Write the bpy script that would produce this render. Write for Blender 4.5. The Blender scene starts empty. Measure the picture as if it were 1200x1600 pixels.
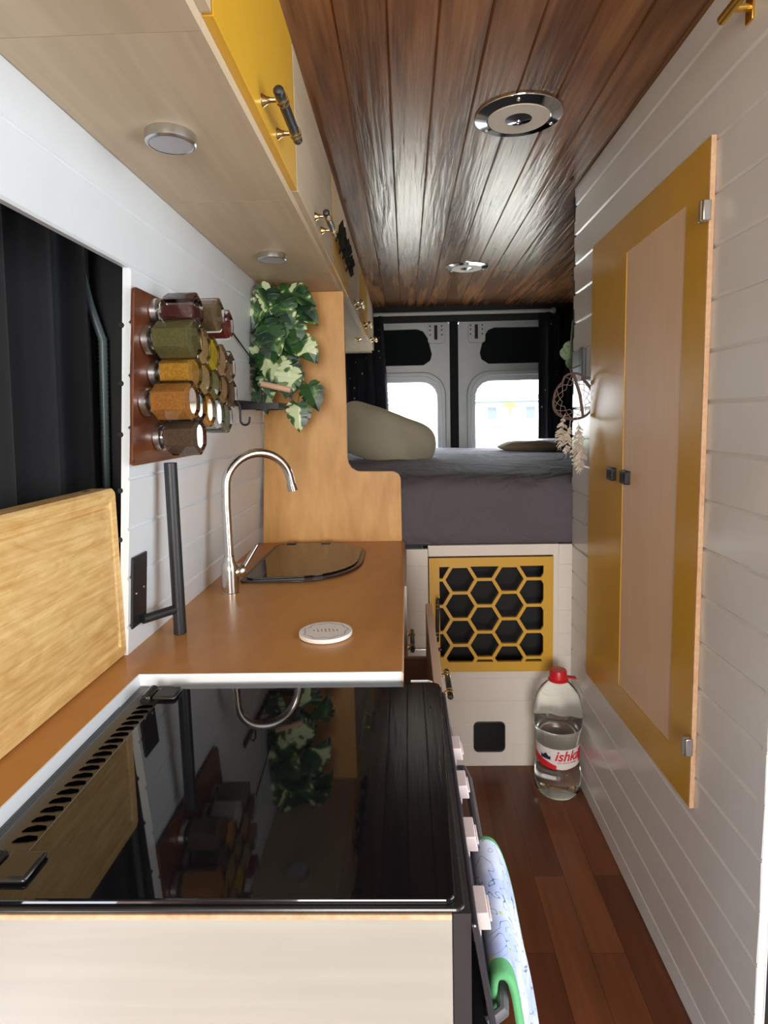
import bpy, bmesh, math, random
from math import sin, cos, pi, radians
from mathutils import Vector, Matrix, noise
S = bpy.context.scene
COL = S.collection
rnd = random.Random(7)

# ------------------------------------------------------------------ camera
cd = bpy.data.cameras.new('camera'); cam = bpy.data.objects.new('camera', cd); COL.objects.link(cam)
cd.sensor_fit = 'HORIZONTAL'; cd.sensor_width = 36; cd.lens = 944.74 / 1200 * 36
cd.shift_x = (600 - 612.27) / 1200; cd.shift_y = (752.48 - 800) / 1200
cd.clip_start = .02; cd.clip_end = 300
Rm = Matrix(((0.99951536, -0.01819319, -0.02525959), (0.02317924, -0.10666871, 0.9940244), (-0.02077888, -0.99412816, -0.10619531)))
Mw = (Rm @ Matrix(((1, 0, 0), (0, -1, 0), (0, 0, -1)))).to_4x4(); Mw.translation = (0, 0, 1.2)
cam.matrix_world = Mw
S.camera = cam
# ------------------------------------------------------------------ world, light, exposure
S.view_settings.view_transform = 'Standard'; S.view_settings.look = 'None'
S.view_settings.gamma = 1; S.view_settings.exposure = 0.58
try: S.view_settings.use_curve_mapping = False
except Exception: pass
w = bpy.data.worlds.new('world'); S.world = w; w.use_nodes = True
w.node_tree.nodes['Background'].inputs[0].default_value = (.86, .93, 1, 1)
w.node_tree.nodes['Background'].inputs[1].default_value = 8.5
def area(name, loc, rot, sx, sy, power, color, portal=False):
    l = bpy.data.lights.new(name, 'AREA'); l.shape = 'RECTANGLE'; l.size = sx; l.size_y = sy; l.energy = power; l.color = color
    if portal: l.cycles.is_portal = True
    o = bpy.data.objects.new(name, l); o.location = loc; o.rotation_euler = rot; COL.objects.link(o); return o
area('rear_window_portal', (.35, 4.06, 1.2), (radians(-90), 0, 0), 1.5, .75, 1, (1, 1, 1), True)
area('side_door_daylight', (1.20, .1, 1.15), (0, radians(90), 0), 1.5, 1.3, 22, (.86, .93, 1))
area('cab_daylight', (-.15, -3.3, 1.25), (radians(88), 0, radians(-6)), 1.7, 1.3, 118, (1, .96, .91))
sun = bpy.data.lights.new('sun', 'SUN'); sun.energy = 9; sun.angle = radians(2); sun.color = (1, .96, .9)
so = bpy.data.objects.new('sun', sun); so.rotation_euler = (radians(38), radians(-14), 0); COL.objects.link(so)

# ------------------------------------------------------------------ materials
MATS = {}
def base(name):
    m = bpy.data.materials.new(name); m.use_nodes = True; nt = m.node_tree
    return m, nt, nt.nodes['Principled BSDF']
def N(nt, t, **k):
    n = nt.nodes.new(t)
    for a, v in k.items():
        if a.startswith('i_'): n.inputs[a[2:].replace('_', ' ')].default_value = v
        else: setattr(n, a, v)
    return n
def coord(nt, scale=(1, 1, 1), rot=(0, 0, 0), loc=(0, 0, 0)):
    t = N(nt, 'ShaderNodeTexCoord'); mp = N(nt, 'ShaderNodeMapping')
    mp.inputs['Scale'].default_value = scale; mp.inputs['Rotation'].default_value = rot; mp.inputs['Location'].default_value = loc
    nt.links.new(t.outputs['Object'], mp.inputs[0]); return mp.outputs[0]
def ramp(nt, fac, stops, interp='LINEAR'):
    r = N(nt, 'ShaderNodeValToRGB'); r.color_ramp.interpolation = interp
    el = r.color_ramp.elements
    while len(el) < len(stops): el.new(.5)
    for e, (p, c) in zip(el, stops): e.position = p; e.color = (*c, 1) if len(c) == 3 else c
    nt.links.new(fac, r.inputs[0]); return r.outputs[0]
def bump(nt, b, h, strength=.2, dist=.002):
    n = N(nt, 'ShaderNodeBump'); n.inputs['Strength'].default_value = strength; n.inputs['Distance'].default_value = dist
    nt.links.new(h, n.inputs['Height']); nt.links.new(n.outputs[0], b.inputs['Normal'])
def srgb(r, g, b):
    f = lambda c: (c / 255 / 12.92) if c <= 10 else ((c / 255 + .055) / 1.055) ** 2.4
    return (f(r), f(g), f(b))
def plain(name, c, rough=.5, metal=0, spec=.5, var=.0, vs=12, bmp=0, bs=60, coat=0, sheen=0):
    if name in MATS: return MATS[name]
    m, nt, b = base(name)
    b.inputs['Roughness'].default_value = rough; b.inputs['Metallic'].default_value = metal
    b.inputs['Specular IOR Level'].default_value = spec; b.inputs['Coat Weight'].default_value = coat
    b.inputs['Sheen Weight'].default_value = sheen
    co = coord(nt)
    n = N(nt, 'ShaderNodeTexNoise'); n.inputs['Scale'].default_value = vs; n.inputs['Detail'].default_value = 4; nt.links.new(co, n.inputs[0])
    lo = tuple(x * (1 - var) for x in c); hi = tuple(min(1, x * (1 + var)) for x in c)
    nt.links.new(ramp(nt, n.outputs[0], [(.3, lo), (.7, hi)]), b.inputs['Base Color'])
    if bmp:
        n2 = N(nt, 'ShaderNodeTexNoise'); n2.inputs['Scale'].default_value = bs; n2.inputs['Detail'].default_value = 5; nt.links.new(co, n2.inputs[0])
        bump(nt, b, n2.outputs[0], bmp)
    MATS[name] = m; return m
def wood(name, dark, light, grain='Y', fine=60, rough=.45, bmp=.1, contrast=1, coat=0, big=3, stretch=.06, spec=.4):
    if name in MATS: return MATS[name]
    m, nt, b = base(name)
    sc = {'X': (stretch, 1, 1), 'Y': (1, stretch, 1), 'Z': (1, 1, stretch)}[grain]
    co = coord(nt, sc)
    n = N(nt, 'ShaderNodeTexNoise'); n.inputs['Scale'].default_value = fine; n.inputs['Detail'].default_value = 6; n.inputs['Distortion'].default_value = .6; nt.links.new(co, n.inputs[0])
    co2 = coord(nt, tuple(x if x == 1 else .35 for x in sc))
    n2 = N(nt, 'ShaderNodeTexNoise'); n2.inputs['Scale'].default_value = big; n2.inputs['Detail'].default_value = 3; n2.inputs['Distortion'].default_value = 2.5; nt.links.new(co2, n2.inputs[0])
    mx = N(nt, 'ShaderNodeMath', operation='ADD'); h = N(nt, 'ShaderNodeMath', operation='MULTIPLY'); h.inputs[1].default_value = .5
    nt.links.new(n.outputs[0], mx.inputs[0]); nt.links.new(n2.outputs[0], mx.inputs[1]); nt.links.new(mx.outputs[0], h.inputs[0])
    s = .17 / contrast
    nt.links.new(ramp(nt, h.outputs[0], [(.5 - s, dark), (.5 + s, light)]), b.inputs['Base Color'])
    b.inputs['Roughness'].default_value = rough; b.inputs['Coat Weight'].default_value = coat; b.inputs['Specular IOR Level'].default_value = spec
    if bmp: bump(nt, b, n.outputs[0], bmp, .001)
    MATS[name] = m; return m

WHITE = plain('white_paint', srgb(224, 222, 218), .2, var=.02, bmp=.06, bs=30)
WHITEL = plain('cool_white_paint', srgb(232, 236, 238), .34, var=.015, bmp=.05, bs=30)
WHITEB = plain('cream_white_paint', srgb(222, 213, 203), .45, var=.02, bmp=.06, bs=40)
OCHRE = plain('ochre_paint', srgb(210, 162, 56), .28, var=.05, vs=5, bmp=.05, bs=90)
YELLOW = plain('yellow_paint', srgb(224, 172, 48), .35, var=.05, vs=5, bmp=.04, bs=90)
BLACK = plain('black_metal', (.016, .016, .018), .4, var=.1)
BLACKM = plain('black_matte', (.012, .012, .013), .8, var=.2)
CHROME = plain('brushed_nickel', (.72, .68, .63), .16, metal=1, var=.04)
STEEL = plain('satin_steel', (.62, .63, .64), .3, metal=1, var=.04)
BRASS = plain('polished_brass', (.85, .64, .30), .18, metal=1, var=.04)
PLY = wood('birch_ply', srgb(196, 176, 145), srgb(222, 203, 172), 'Y', 40, .5, .05, .9)
PLYX = wood('birch_ply_cross', srgb(160, 152, 141), srgb(177, 169, 157), 'X', 40, .5, .04, .8)
PLYE = wood('ply_edge', srgb(196, 150, 112), srgb(226, 190, 152), 'Y', 120, .6, .05)
BEECH = wood('beech_panel', srgb(228, 194, 160), srgb(238, 208, 176), 'Z', 60, .5, .04, .7)
ENDP = wood('oiled_ply_panel', srgb(190, 135, 68), srgb(222, 170, 100), 'Z', 30, .45, .04, .8, big=5, stretch=.25)
COUNTER = wood('stained_worktop', srgb(178, 120, 60), srgb(200, 143, 80), 'Y', 18, .30, .03, .8, big=4, stretch=.5)
BAMBOO = wood('bamboo', srgb(208, 158, 88), srgb(240, 204, 138), 'Y', 170, .5, .05, 1.1, big=26, stretch=.03)
WOODRED = wood('red_brown_board', srgb(80, 42, 26), srgb(122, 66, 36), 'Y', 24, .3, .05, 1, coat=.3, stretch=.4)
DOWEL = wood('pale_dowel', srgb(205, 160, 130), srgb(225, 185, 155), 'X', 60, .5, .03)
CEMENT = plain('grey_door_metal', srgb(150, 155, 155), .35, metal=0, var=.04, bmp=.03)
GLASSBLK = plain('black_glass', (.006, .006, .008), .03, spec=.6)
HOBM = plain('black_enamel', (.02, .019, .018), .22, var=.1, bmp=.03, spec=.5)
NAVY = None
def star_cloth():
    m, nt, b = base('navy_star_cloth')
    co = coord(nt); v = N(nt, 'ShaderNodeTexVoronoi'); v.inputs['Scale'].default_value = 15; nt.links.new(co, v.inputs[0])
    nt.links.new(ramp(nt, v.outputs['Distance'], [(.0, srgb(150, 155, 170)), (.085, srgb(14, 16, 26))], 'CONSTANT'), b.inputs['Base Color'])
    b.inputs['Roughness'].default_value = .9; return m
NAVY = star_cloth()
BLKCLOTH = plain('black_blackout_cloth', srgb(15, 15, 19), .95, var=.15, vs=200, bmp=.1, bs=400, sheen=.1)
PILLOW = plain('beige_cotton', srgb(188, 180, 158), .9, var=.04, bmp=.3, bs=25)
TOWELB = plain('taupe_cotton', srgb(150, 136, 116), .95, var=.06, bmp=.3, bs=120)
def sheet_mat():
    m, nt, b = base('grey_bed_sheet')
    b.inputs['Base Color'].default_value = (*srgb(90, 84, 91), 1); b.inputs['Roughness'].default_value = .85; b.inputs['Sheen Weight'].default_value = .1
    co = coord(nt, (1, .5, 1)); n = N(nt, 'ShaderNodeTexNoise'); n.inputs['Scale'].default_value = 9; n.inputs['Detail'].default_value = 5; n.inputs['Distortion'].default_value = 1.5
    nt.links.new(co, n.inputs[0]); bump(nt, b, n.outputs[0], .8, .03); return m
SHEET = sheet_mat()
def ceil_mat():
    m, nt, b = base('stained_pine_boards')
    t = N(nt, 'ShaderNodeTexCoord'); sp = N(nt, 'ShaderNodeSeparateXYZ'); nt.links.new(t.outputs['Object'], sp.inputs[0])
    a = N(nt, 'ShaderNodeMath', operation='SUBTRACT'); a.inputs[1].default_value = .071; nt.links.new(sp.outputs[0], a.inputs[0])
    d = N(nt, 'ShaderNodeMath', operation='DIVIDE'); d.inputs[1].default_value = .0925; nt.links.new(a.outputs[0], d.inputs[0])
    f = N(nt, 'ShaderNodeMath', operation='FLOOR'); nt.links.new(d.outputs[0], f.inputs[0])
    k = N(nt, 'ShaderNodeMath', operation='MULTIPLY'); k.inputs[1].default_value = 3.71; nt.links.new(f.outputs[0], k.inputs[0])
    # offset grain per board
    cb = N(nt, 'ShaderNodeCombineXYZ'); nt.links.new(sp.outputs[0], cb.inputs[0])
    ya = N(nt, 'ShaderNodeMath', operation='ADD'); nt.links.new(sp.outputs[1], ya.inputs[0]); nt.links.new(k.outputs[0], ya.inputs[1]); nt.links.new(ya.outputs[0], cb.inputs[1]); nt.links.new(k.outputs[0], cb.inputs[2])
    mp = N(nt, 'ShaderNodeMapping'); mp.inputs['Scale'].default_value = (1, .06, 1); nt.links.new(cb.outputs[0], mp.inputs[0])
    n = N(nt, 'ShaderNodeTexNoise'); n.inputs['Scale'].default_value = 14; n.inputs['Detail'].default_value = 2; n.inputs['Distortion'].default_value = .35; nt.links.new(mp.outputs[0], n.inputs[0])
    wv = N(nt, 'ShaderNodeMath', operation='MULTIPLY'); wv.inputs[1].default_value = 20; nt.links.new(n.outputs[0], wv.inputs[0])
    sn = N(nt, 'ShaderNodeMath', operation='SINE'); nt.links.new(wv.outputs[0], sn.inputs[0])
    n3 = N(nt, 'ShaderNodeTexNoise'); n3.inputs['Scale'].default_value = 90; n3.inputs['Detail'].default_value = 3; nt.links.new(mp.outputs[0], n3.inputs[0])
    ad = N(nt, 'ShaderNodeMath', operation='MULTIPLY_ADD'); ad.inputs[1].default_value = .22; nt.links.new(sn.outputs[0], ad.inputs[0]); nt.links.new(n3.outputs[0], ad.inputs[2])
    c1 = ramp(nt, ad.outputs[0], [(.15, srgb(104, 66, 40)), (.5, srgb(134, 90, 56)), (.85, srgb(156, 110, 72))])
    # board-to-board tone
    wn = N(nt, 'ShaderNodeTexWhiteNoise', noise_dimensions='1D'); nt.links.new(k.outputs[0], wn.inputs['W'])
    mr = N(nt, 'ShaderNodeMapRange'); mr.inputs['To Min'].default_value = .78; mr.inputs['To Max'].default_value = 1.15; nt.links.new(wn.outputs[0], mr.inputs[0])
    mix = N(nt, 'ShaderNodeMix', data_type='RGBA', blend_type='MULTIPLY'); mix.inputs[0].default_value = 1
    nt.links.new(c1, mix.inputs[6]); nt.links.new(mr.outputs[0], mix.inputs[7])
    # knots
    v = N(nt, 'ShaderNodeTexVoronoi'); v.inputs['Scale'].default_value = 1; mp2 = N(nt, 'ShaderNodeMapping'); mp2.inputs['Scale'].default_value = (11, 3.6, 1); nt.links.new(cb.outputs[0], mp2.inputs[0]); nt.links.new(mp2.outputs[0], v.inputs[0])
    kn = ramp(nt, v.outputs['Distance'], [(.02, (.25, .2, .18)), (.085, (1, 1, 1))])
    mix2 = N(nt, 'ShaderNodeMix', data_type='RGBA', blend_type='MULTIPLY'); mix2.inputs[0].default_value = 1
    nt.links.new(mix.outputs[2], mix2.inputs[6]); nt.links.new(kn, mix2.inputs[7]); nt.links.new(mix2.outputs[2], b.inputs['Base Color'])
    b.inputs['Roughness'].default_value = .27; b.inputs['Specular IOR Level'].default_value = .5; b.inputs['Specular Tint'].default_value = (.86, .81, .52, 1)
    hh = N(nt, 'ShaderNodeMath', operation='MULTIPLY_ADD'); hh.inputs[1].default_value = -.5
    nt.links.new(kn, hh.inputs[0]); nt.links.new(ad.outputs[0], hh.inputs[2])
    bump(nt, b, hh.outputs[0], .42, .0032)
    return m
CEIL = ceil_mat()
def floor_mat():
    m, nt, b = base('brown_laminate')
    co = coord(nt, (1, 1, 1), (0, 0, radians(90)))
    br = N(nt, 'ShaderNodeTexBrick'); br.inputs['Scale'].default_value = 1; br.inputs['Brick Width'].default_value = .62; br.inputs['Row Height'].default_value = .078
    br.inputs['Mortar Size'].default_value = .0006; br.offset = .37; br.offset_frequency = 2
    br.inputs['Color1'].default_value = (*srgb(92, 48, 28), 1); br.inputs['Color2'].default_value = (*srgb(132, 78, 46), 1); br.inputs['Mortar'].default_value = (*srgb(52, 26, 15), 1)
    nt.links.new(co, br.inputs[0])
    co2 = coord(nt, (1, .07, 1)); n = N(nt, 'ShaderNodeTexNoise'); n.inputs['Scale'].default_value = 45; n.inputs['Detail'].default_value = 5; nt.links.new(co2, n.inputs[0])
    g = ramp(nt, n.outputs[0], [(.3, (.78, .76, .74)), (.7, (1.15, 1.12, 1.1))])
    mix = N(nt, 'ShaderNodeMix', data_type='RGBA', blend_type='MULTIPLY'); mix.inputs[0].default_value = 1
    nt.links.new(br.outputs[0], mix.inputs[6]); nt.links.new(g, mix.inputs[7]); nt.links.new(mix.outputs[2], b.inputs['Base Color'])
    b.inputs['Roughness'].default_value = .35; return m
FLOOR = floor_mat()
def glass_mat(name, tint=(1, 1, 1), rough=0, ior=1.45):
    m, nt, b = base(name); b.inputs['Base Color'].default_value = (*tint, 1); b.inputs['Transmission Weight'].default_value = 1
    b.inputs['Roughness'].default_value = rough; b.inputs['IOR'].default_value = ior; return m
GLASS = glass_mat('jar_glass', (.98, 1, .98), 0.02)
PET = glass_mat('clear_bottle_plastic', (.96, .98, .97), .06, 1.15)
WATER = glass_mat('water', (.93, .96, .95), .04, 1.33)
def pane_mat():
    m, nt, b = base('window_glass'); out = nt.nodes['Material Output']
    tr = N(nt, 'ShaderNodeBsdfTransparent'); gl = N(nt, 'ShaderNodeBsdfGlossy'); gl.inputs['Roughness'].default_value = .02
    mx = N(nt, 'ShaderNodeMixShader'); mx.inputs[0].default_value = .05
    nt.links.new(tr.outputs[0], mx.inputs[1]); nt.links.new(gl.outputs[0], mx.inputs[2]); nt.links.new(mx.outputs[0], out.inputs[0]); return m
PANE = pane_mat()
def leaf_mat():
    m, nt, b = base('variegated_leaf')
    co = coord(nt); n = N(nt, 'ShaderNodeTexNoise'); n.inputs['Scale'].default_value = 17; n.inputs['Detail'].default_value = 1.5; n.inputs['Distortion'].default_value = .8; nt.links.new(co, n.inputs[0])
    nt.links.new(ramp(nt, n.outputs[0], [(0, srgb(22, 52, 30)), (.44, srgb(44, 82, 40)), (.54, srgb(96, 126, 64)), (.58, srgb(200, 212, 166))], 'CONSTANT'), b.inputs['Base Color'])
    b.inputs['Roughness'].default_value = .35; return m
LEAF = leaf_mat()
STEM = plain('green_stem', srgb(70, 92, 44), .5)
def spice(name, c, var=.25):
    return plain('spice_' + name, c, .9, var=var, vs=260, bmp=.5, bs=400)

# ------------------------------------------------------------------ mesh builder
class MB:
    def __init__(s): s.v = []; s.f = []; s.m = []; s.cur = 0
    def mat(s, i): s.cur = i; return s
    def add(s, vs, fs):
        o = len(s.v); s.v += [tuple(x) for x in vs]
        for f in fs: s.f.append([o + i for i in f]); s.m.append(s.cur)
        return s
    def box(s, x0, x1, y0, y1, z0, z1, X=None):
        vs = [(x, y, z) for x in (x0, x1) for y in (y0, y1) for z in (z0, z1)]
        if X: vs = [X(Vector(p)) for p in vs]
        return s.add(vs, [(0, 1, 3, 2), (4, 6, 7, 5), (0, 4, 5, 1), (2, 3, 7, 6), (0, 2, 6, 4), (1, 5, 7, 3)])
    def rings(s, rs, close=True, cap=True):
        n = len(rs[0]); o = len(s.v); s.v += [tuple(p) for r in rs for p in r]
        for i in range(len(rs) - 1):
            for j in range(n if close else n - 1):
                k = (j + 1) % n
                s.f.append([o + i * n + j, o + i * n + k, o + (i + 1) * n + k, o + (i + 1) * n + j]); s.m.append(s.cur)
        if cap:
            s.f.append([o + j for j in range(n)][::-1]); s.m.append(s.cur)
            s.f.append([o + (len(rs) - 1) * n + j for j in range(n)]); s.m.append(s.cur)
        return s
    def tube(s, pts, r, seg=12, cap=True):
        pts = [Vector(p) for p in pts]; rr = r if isinstance(r, (list, tuple)) else [r] * len(pts)
        t0 = (pts[1] - pts[0]).normalized(); up = Vector((0, 0, 1)) if abs(t0.z) < .9 else Vector((1, 0, 0))
        a = t0.cross(up).normalized(); rings = []
        for i, p in enumerate(pts):
            t = ((pts[min(i + 1, len(pts) - 1)] - pts[max(i - 1, 0)])).normalized()
            a = (a - t * a.dot(t)).normalized(); b = t.cross(a)
            rings.append([p + (a * cos(2 * pi * k / seg) + b * sin(2 * pi * k / seg)) * rr[i] for k in range(seg)])
        return s.rings(rings, True, cap)
    def cyl(s, p, q, r, r2=None, seg=24): return s.tube([p, q], [r, r if r2 is None else r2], seg)
    def lathe(s, c, axis, prof, seg=32, cap=True, flat=1):
        ax = Vector(axis).normalized(); up = Vector((0, 0, 1)) if abs(ax.z) < .9 else Vector((1, 0, 0))
        a = ax.cross(up).normalized(); b = ax.cross(a); c = Vector(c)
        return s.rings([[c + ax * h + (a * cos(2 * pi * k / seg) + b * sin(2 * pi * k / seg) * flat) * max(r, 1e-5) for k in range(seg)] for r, h in prof], True, cap)
    def prism(s, poly, d, X):
        """poly: 2D points, extruded 0..d ; X maps (u,v,w) to world"""
        n = len(poly); a = [X(u, v, 0) for u, v in poly]; b = [X(u, v, d) for u, v in poly]
        return s.rings([a, b])
    def build(s, name, mats, parent=None, smooth=False, bevel=0, sub=0, angle=35, solid=0):
        me = bpy.data.meshes.new(name); org = Vector((0, 0, 0))
        p = parent
        while p is not None: org += p.location; p = p.parent
        me.from_pydata([tuple(Vector(v) - org) for v in s.v], [], s.f)
        for i, m in enumerate(s.m): me.polygons[i].material_index = m
        for m in (mats if isinstance(mats, (list, tuple)) else [mats]): me.materials.append(m)
        bm = bmesh.new(); bm.from_mesh(me); bmesh.ops.remove_doubles(bm, verts=bm.verts, dist=1e-6); bmesh.ops.recalc_face_normals(bm, faces=bm.faces); bm.to_mesh(me); bm.free()
        if smooth:
            for q in me.polygons: q.use_smooth = True
            me.set_sharp_from_angle(angle=radians(angle))
        o = bpy.data.objects.new(name, me); COL.objects.link(o)
        if parent: o.parent = parent
        if solid: md = o.modifiers.new('solid', 'SOLIDIFY'); md.thickness = solid; md.offset = 0
        if bevel:
            md = o.modifiers.new('bevel', 'BEVEL'); md.width = bevel; md.segments = 2; md.limit_method = 'ANGLE'; md.angle_limit = radians(40)
        if sub: md = o.modifiers.new('sub', 'SUBSURF'); md.levels = sub; md.render_levels = sub
        return o
def tag(o, label, cat, group=None, kind=None):
    o['label'] = label; o['category'] = cat
    if group: o['group'] = group
    if kind: o['kind'] = kind
    return o
def thing(name, label, cat, loc, group=None):
    o = bpy.data.objects.new(name, None); COL.objects.link(o); o.location = loc; o.empty_display_size = .05
    return tag(o, label, cat, group)
def struct(o, label=None, cat=None):
    o['kind'] = 'structure'
    if label: o['label'] = label; o['category'] = cat
    return o
def rrect(x0, x1, y0, y1, r, seg=6):
    rs = r if isinstance(r, (list, tuple)) else [r] * 4; out = []
    for (cx, cy, a), q in zip(((x1, y1, 0), (x0, y1, 90), (x0, y0, 180), (x1, y0, 270)), rs):
        ox = cx - q if cx == x1 else cx + q; oy = cy - q if cy == y1 else cy + q
        for k in range(seg + 1):
            t = radians(a + 90 * k / seg); out.append((ox + q * cos(t), oy + q * sin(t)))
    return out
def holes_plate(name, outer, holes, th, X, mat, parent=None, bevel=0):
    """flat plate with holes; X maps (u,v,w)->world, thickness along w"""
    bm = bmesh.new(); edges = []
    for loop in [outer] + holes:
        vs = [bm.verts.new((u, v, 0)) for u, v in loop]
        edges += [bm.edges.new((vs[i], vs[(i + 1) % len(vs)])) for i in range(len(vs))]
    bmesh.ops.triangle_fill(bm, edges=edges, use_beauty=True)
    r = bmesh.ops.extrude_face_region(bm, geom=list(bm.faces))
    for v in r['geom']:
        if isinstance(v, bmesh.types.BMVert): v.co.z = th
    mb = MB(); bm.verts.index_update()
    mb.v = [tuple(X(*v.co)) for v in bm.verts]; mb.f = [[v.index for v in f.verts] for f in bm.faces]; mb.m = [0] * len(mb.f)
    bm.free(); return mb.build(name, mat, parent, bevel=bevel)

def planks(mb, O, U, V, Nn, L, z0, z1, first, pitch, th=.012, g=.0022, tilt=.0):
    """boards running along U (length L), stacked along V between z0 and z1 with a groove at first+k*pitch"""
    O, U, V, Nn = map(Vector, (O, U, V, Nn)); k = math.floor((z0 - first) / pitch); a = z0
    while a < z1 - 1e-4:
        b = min(z1, first + (k + 1) * pitch)
        if b - a < .004: a = b; k += 1; continue
        t1 = rnd.uniform(-tilt, tilt); prof = [(a, -th), (a, -g), (a + g, t1), (b - g, -t1), (b, -g), (b, -th)]
        r0 = [O + V * v + Nn * n for v, n in prof]; r1 = [p + U * L for p in r0]
        mb.rings([r0, r1]); a = b; k += 1
    return mb

# ================================================================== STRUCTURE
XR = .54; XL = lambda z: -.494 + .0755 * (z - .8)
ZC = 1.90; ZT = .795; YP = 1.955; YB = 1.97; YE = 4.0
slope = Vector((.0755, 0, 1))
# floor
struct(MB().box(-.75, 1.2, -1.6, 4.1, -.03, 0).build('floor', FLOOR))
# ceiling boards
mb = MB(); x = .071 - .0925 * 5
while x < 1.2:
    x1 = x + .0925; g = .003
    prof = [(x, .012), (x, .004), (x + g, 0), (x1 - g, 0), (x1, .004), (x1, .012)]
    mb.rings([[(a, -.7, ZC + b) for a, b in prof], [(a, 4.0, ZC + b) for a, b in prof]]); x = x1
struct(mb.build('ceiling', CEIL))
struct(MB().box(-.8, 1.25, -.75, 4.2, ZC + .012, ZC + .05).build('trim_1', BLACKM))
# left wall: long boards above the window, full height beyond it
mb = MB()
planks(mb, (-.5544, -.7, 0), (0, 1, 0), slope, (1, 0, -.0755), 4.71, 1.4512, 1.90, .931, .0867, .014, .0036, .0008)
planks(mb, (-.5544, 1.01, 0), (0, 1, 0), slope, (1, 0, -.0755), 3.0, .60, 1.4512, .931, .0867, .014, .0036, .0008)
struct(mb.build('wall_left', WHITEL))
# van skin behind the left wall, dark recess and strip
struct(MB().box(-.70, -.66, -.7, 1.4, .4, 1.9).box(-.66, -.50, 1.16, 1.20, .40, 1.90).box(-.66, -.48, -.7, 1.2, 1.60, 1.64).build('wall_left_skin', BLACKM))
mb = MB()
for z in (.90, 1.0, 1.085, 1.18, 1.265, 1.36): mb.lathe((XL(z) - .0155, 1.008, z), (0, 1, 0), [(.004, 0), (.006, .004), (.004, .012)], 8)
struct(mb.build('trim_2', BLACKM, smooth=True))
# right wall (wardrobe side)
mb = MB(); planks(mb, (XR, .885, 0), (0, 1, 0), (0, 0, 1), (-1, 0, 0), 1.10, 0, ZC, .680, .0892, .013, .0042, .0006)
planks(mb, (XR + .001, .884, 0), (1, 0, 0), (0, 0, 1), (0, -1, 0), .013, 0, ZC, .680, .0892, .012, .002)
mb.box(XR + .0135, XR + .016, .884, 1.99, 0, ZC)
struct(mb.build('wall_right', WHITE))
struct(MB().box(XR + .0135, 1.15, .90, 1.975, 0, ZC).build('wall_right_core', plain('grey_core', srgb(60, 62, 66), .8)))
struct(MB().box(XR + .0165, 1.30, .890, .8995, 0, ZC).build('trim_3', BLACKM))
# bedroom side walls
struct(MB().box(1.15, 1.19, 1.9, 4.05, 0, ZC).build('wall_right_rear', BLACKM))
# rear header, dark
struct(MB().box(-.5, 1.15, 3.97, 4.05, 1.80, ZC).box(-.5, 1.15, 4.0, 4.05, 0, .72).build('wall_rear', BLACKM))

# rear doors (grey pressed metal, seen from inside)
def rear_door(name, xa, xb, side):
    X = lambda u, v, w_: Vector((u, YE - .012 + w_, v))
    m = -1 if side else 1
    hx = .33
    mir = lambda pts: [(2 * hx - u, v) for u, v in pts] if side else pts
    outer = mir(rrect(-.48, .318 if side else .295, .70, 1.80, .03)); win = mir(rrect(-.45, .205, .78, 1.42, .10))
    rec = mir([(-.45, 1.53), (.12, 1.53), (.165, 1.56), (.175, 1.60), (.15, 1.70), (.12, 1.745), (.08, 1.76), (-.45, 1.755)])
    d = struct(holes_plate(name, outer, [win, rec], .02, X, CEMENT, bevel=.004))
    Xr = lambda u, v, w_: Vector((u, YE - .035 + w_, v))
    holes_plate('window_frame', mir(rrect(-.47, .262, .76, 1.485, .15, 8)), [mir(rrect(-.45, .232, .78, 1.455, .125, 8))], .024, Xr, CEMENT, d, .006)
    Xs = lambda u, v, w_: Vector((u, YE - .022 + w_, v))
    holes_plate('window_seal', mir(rrect(-.455, .234, .775, 1.457, .12, 8)), [mir(rrect(-.44, .208, .79, 1.425, .10, 8))], .012, Xs, plain('light_seal', srgb(172, 180, 184), .4), d)
    g = MB().prism(mir(rrect(-.46, .22, .77, 1.44, .10)), .004, lambda u, v, w_: Vector((u, YE + .008 + w_, v))).build('window_pane', PANE, d)
    MB().prism(mir([(-.47, 1.51), (.18, 1.51), (.18, 1.77), (-.47, 1.77)]), .01, lambda u, v, w_: Vector((u, YE + .012 + w_, v))).build('recess_panel', plain('dark_teal_panel', srgb(4, 11, 13), .8, spec=.2), d)
    c = mir([(.20, 0)])[0][0]
    MB().prism(rrect(c - .05, c + .06, 1.665, 1.79, .02), .010, lambda u, v, w_: Vector((u, YE - .022 + w_, v))).build('latch_plate', CEMENT, d, bevel=.002)
    k = MB().box(c - .008, c + .012, YE - .026, YE - .021, 1.69, 1.78)
    for dx in (-.035, .04):
        for z in (1.72, 1.75, 1.775): k.lathe((c + dx, YE - .025, z), (0, 1, 0), [(.005, 0), (.005, .004)], 8)
    k.build('latch_slot', BLACKM, d)
    return d
rear_door('door_1', 0, 0, False); rear_door('door_2', 0, 0, True)
struct(MB().box(.290, .345, YE - .02, YE + .03, .70, 1.80).build('trim_4', plain('door_rubber', srgb(14, 13, 16), .7, spec=.2), bevel=.004))

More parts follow.
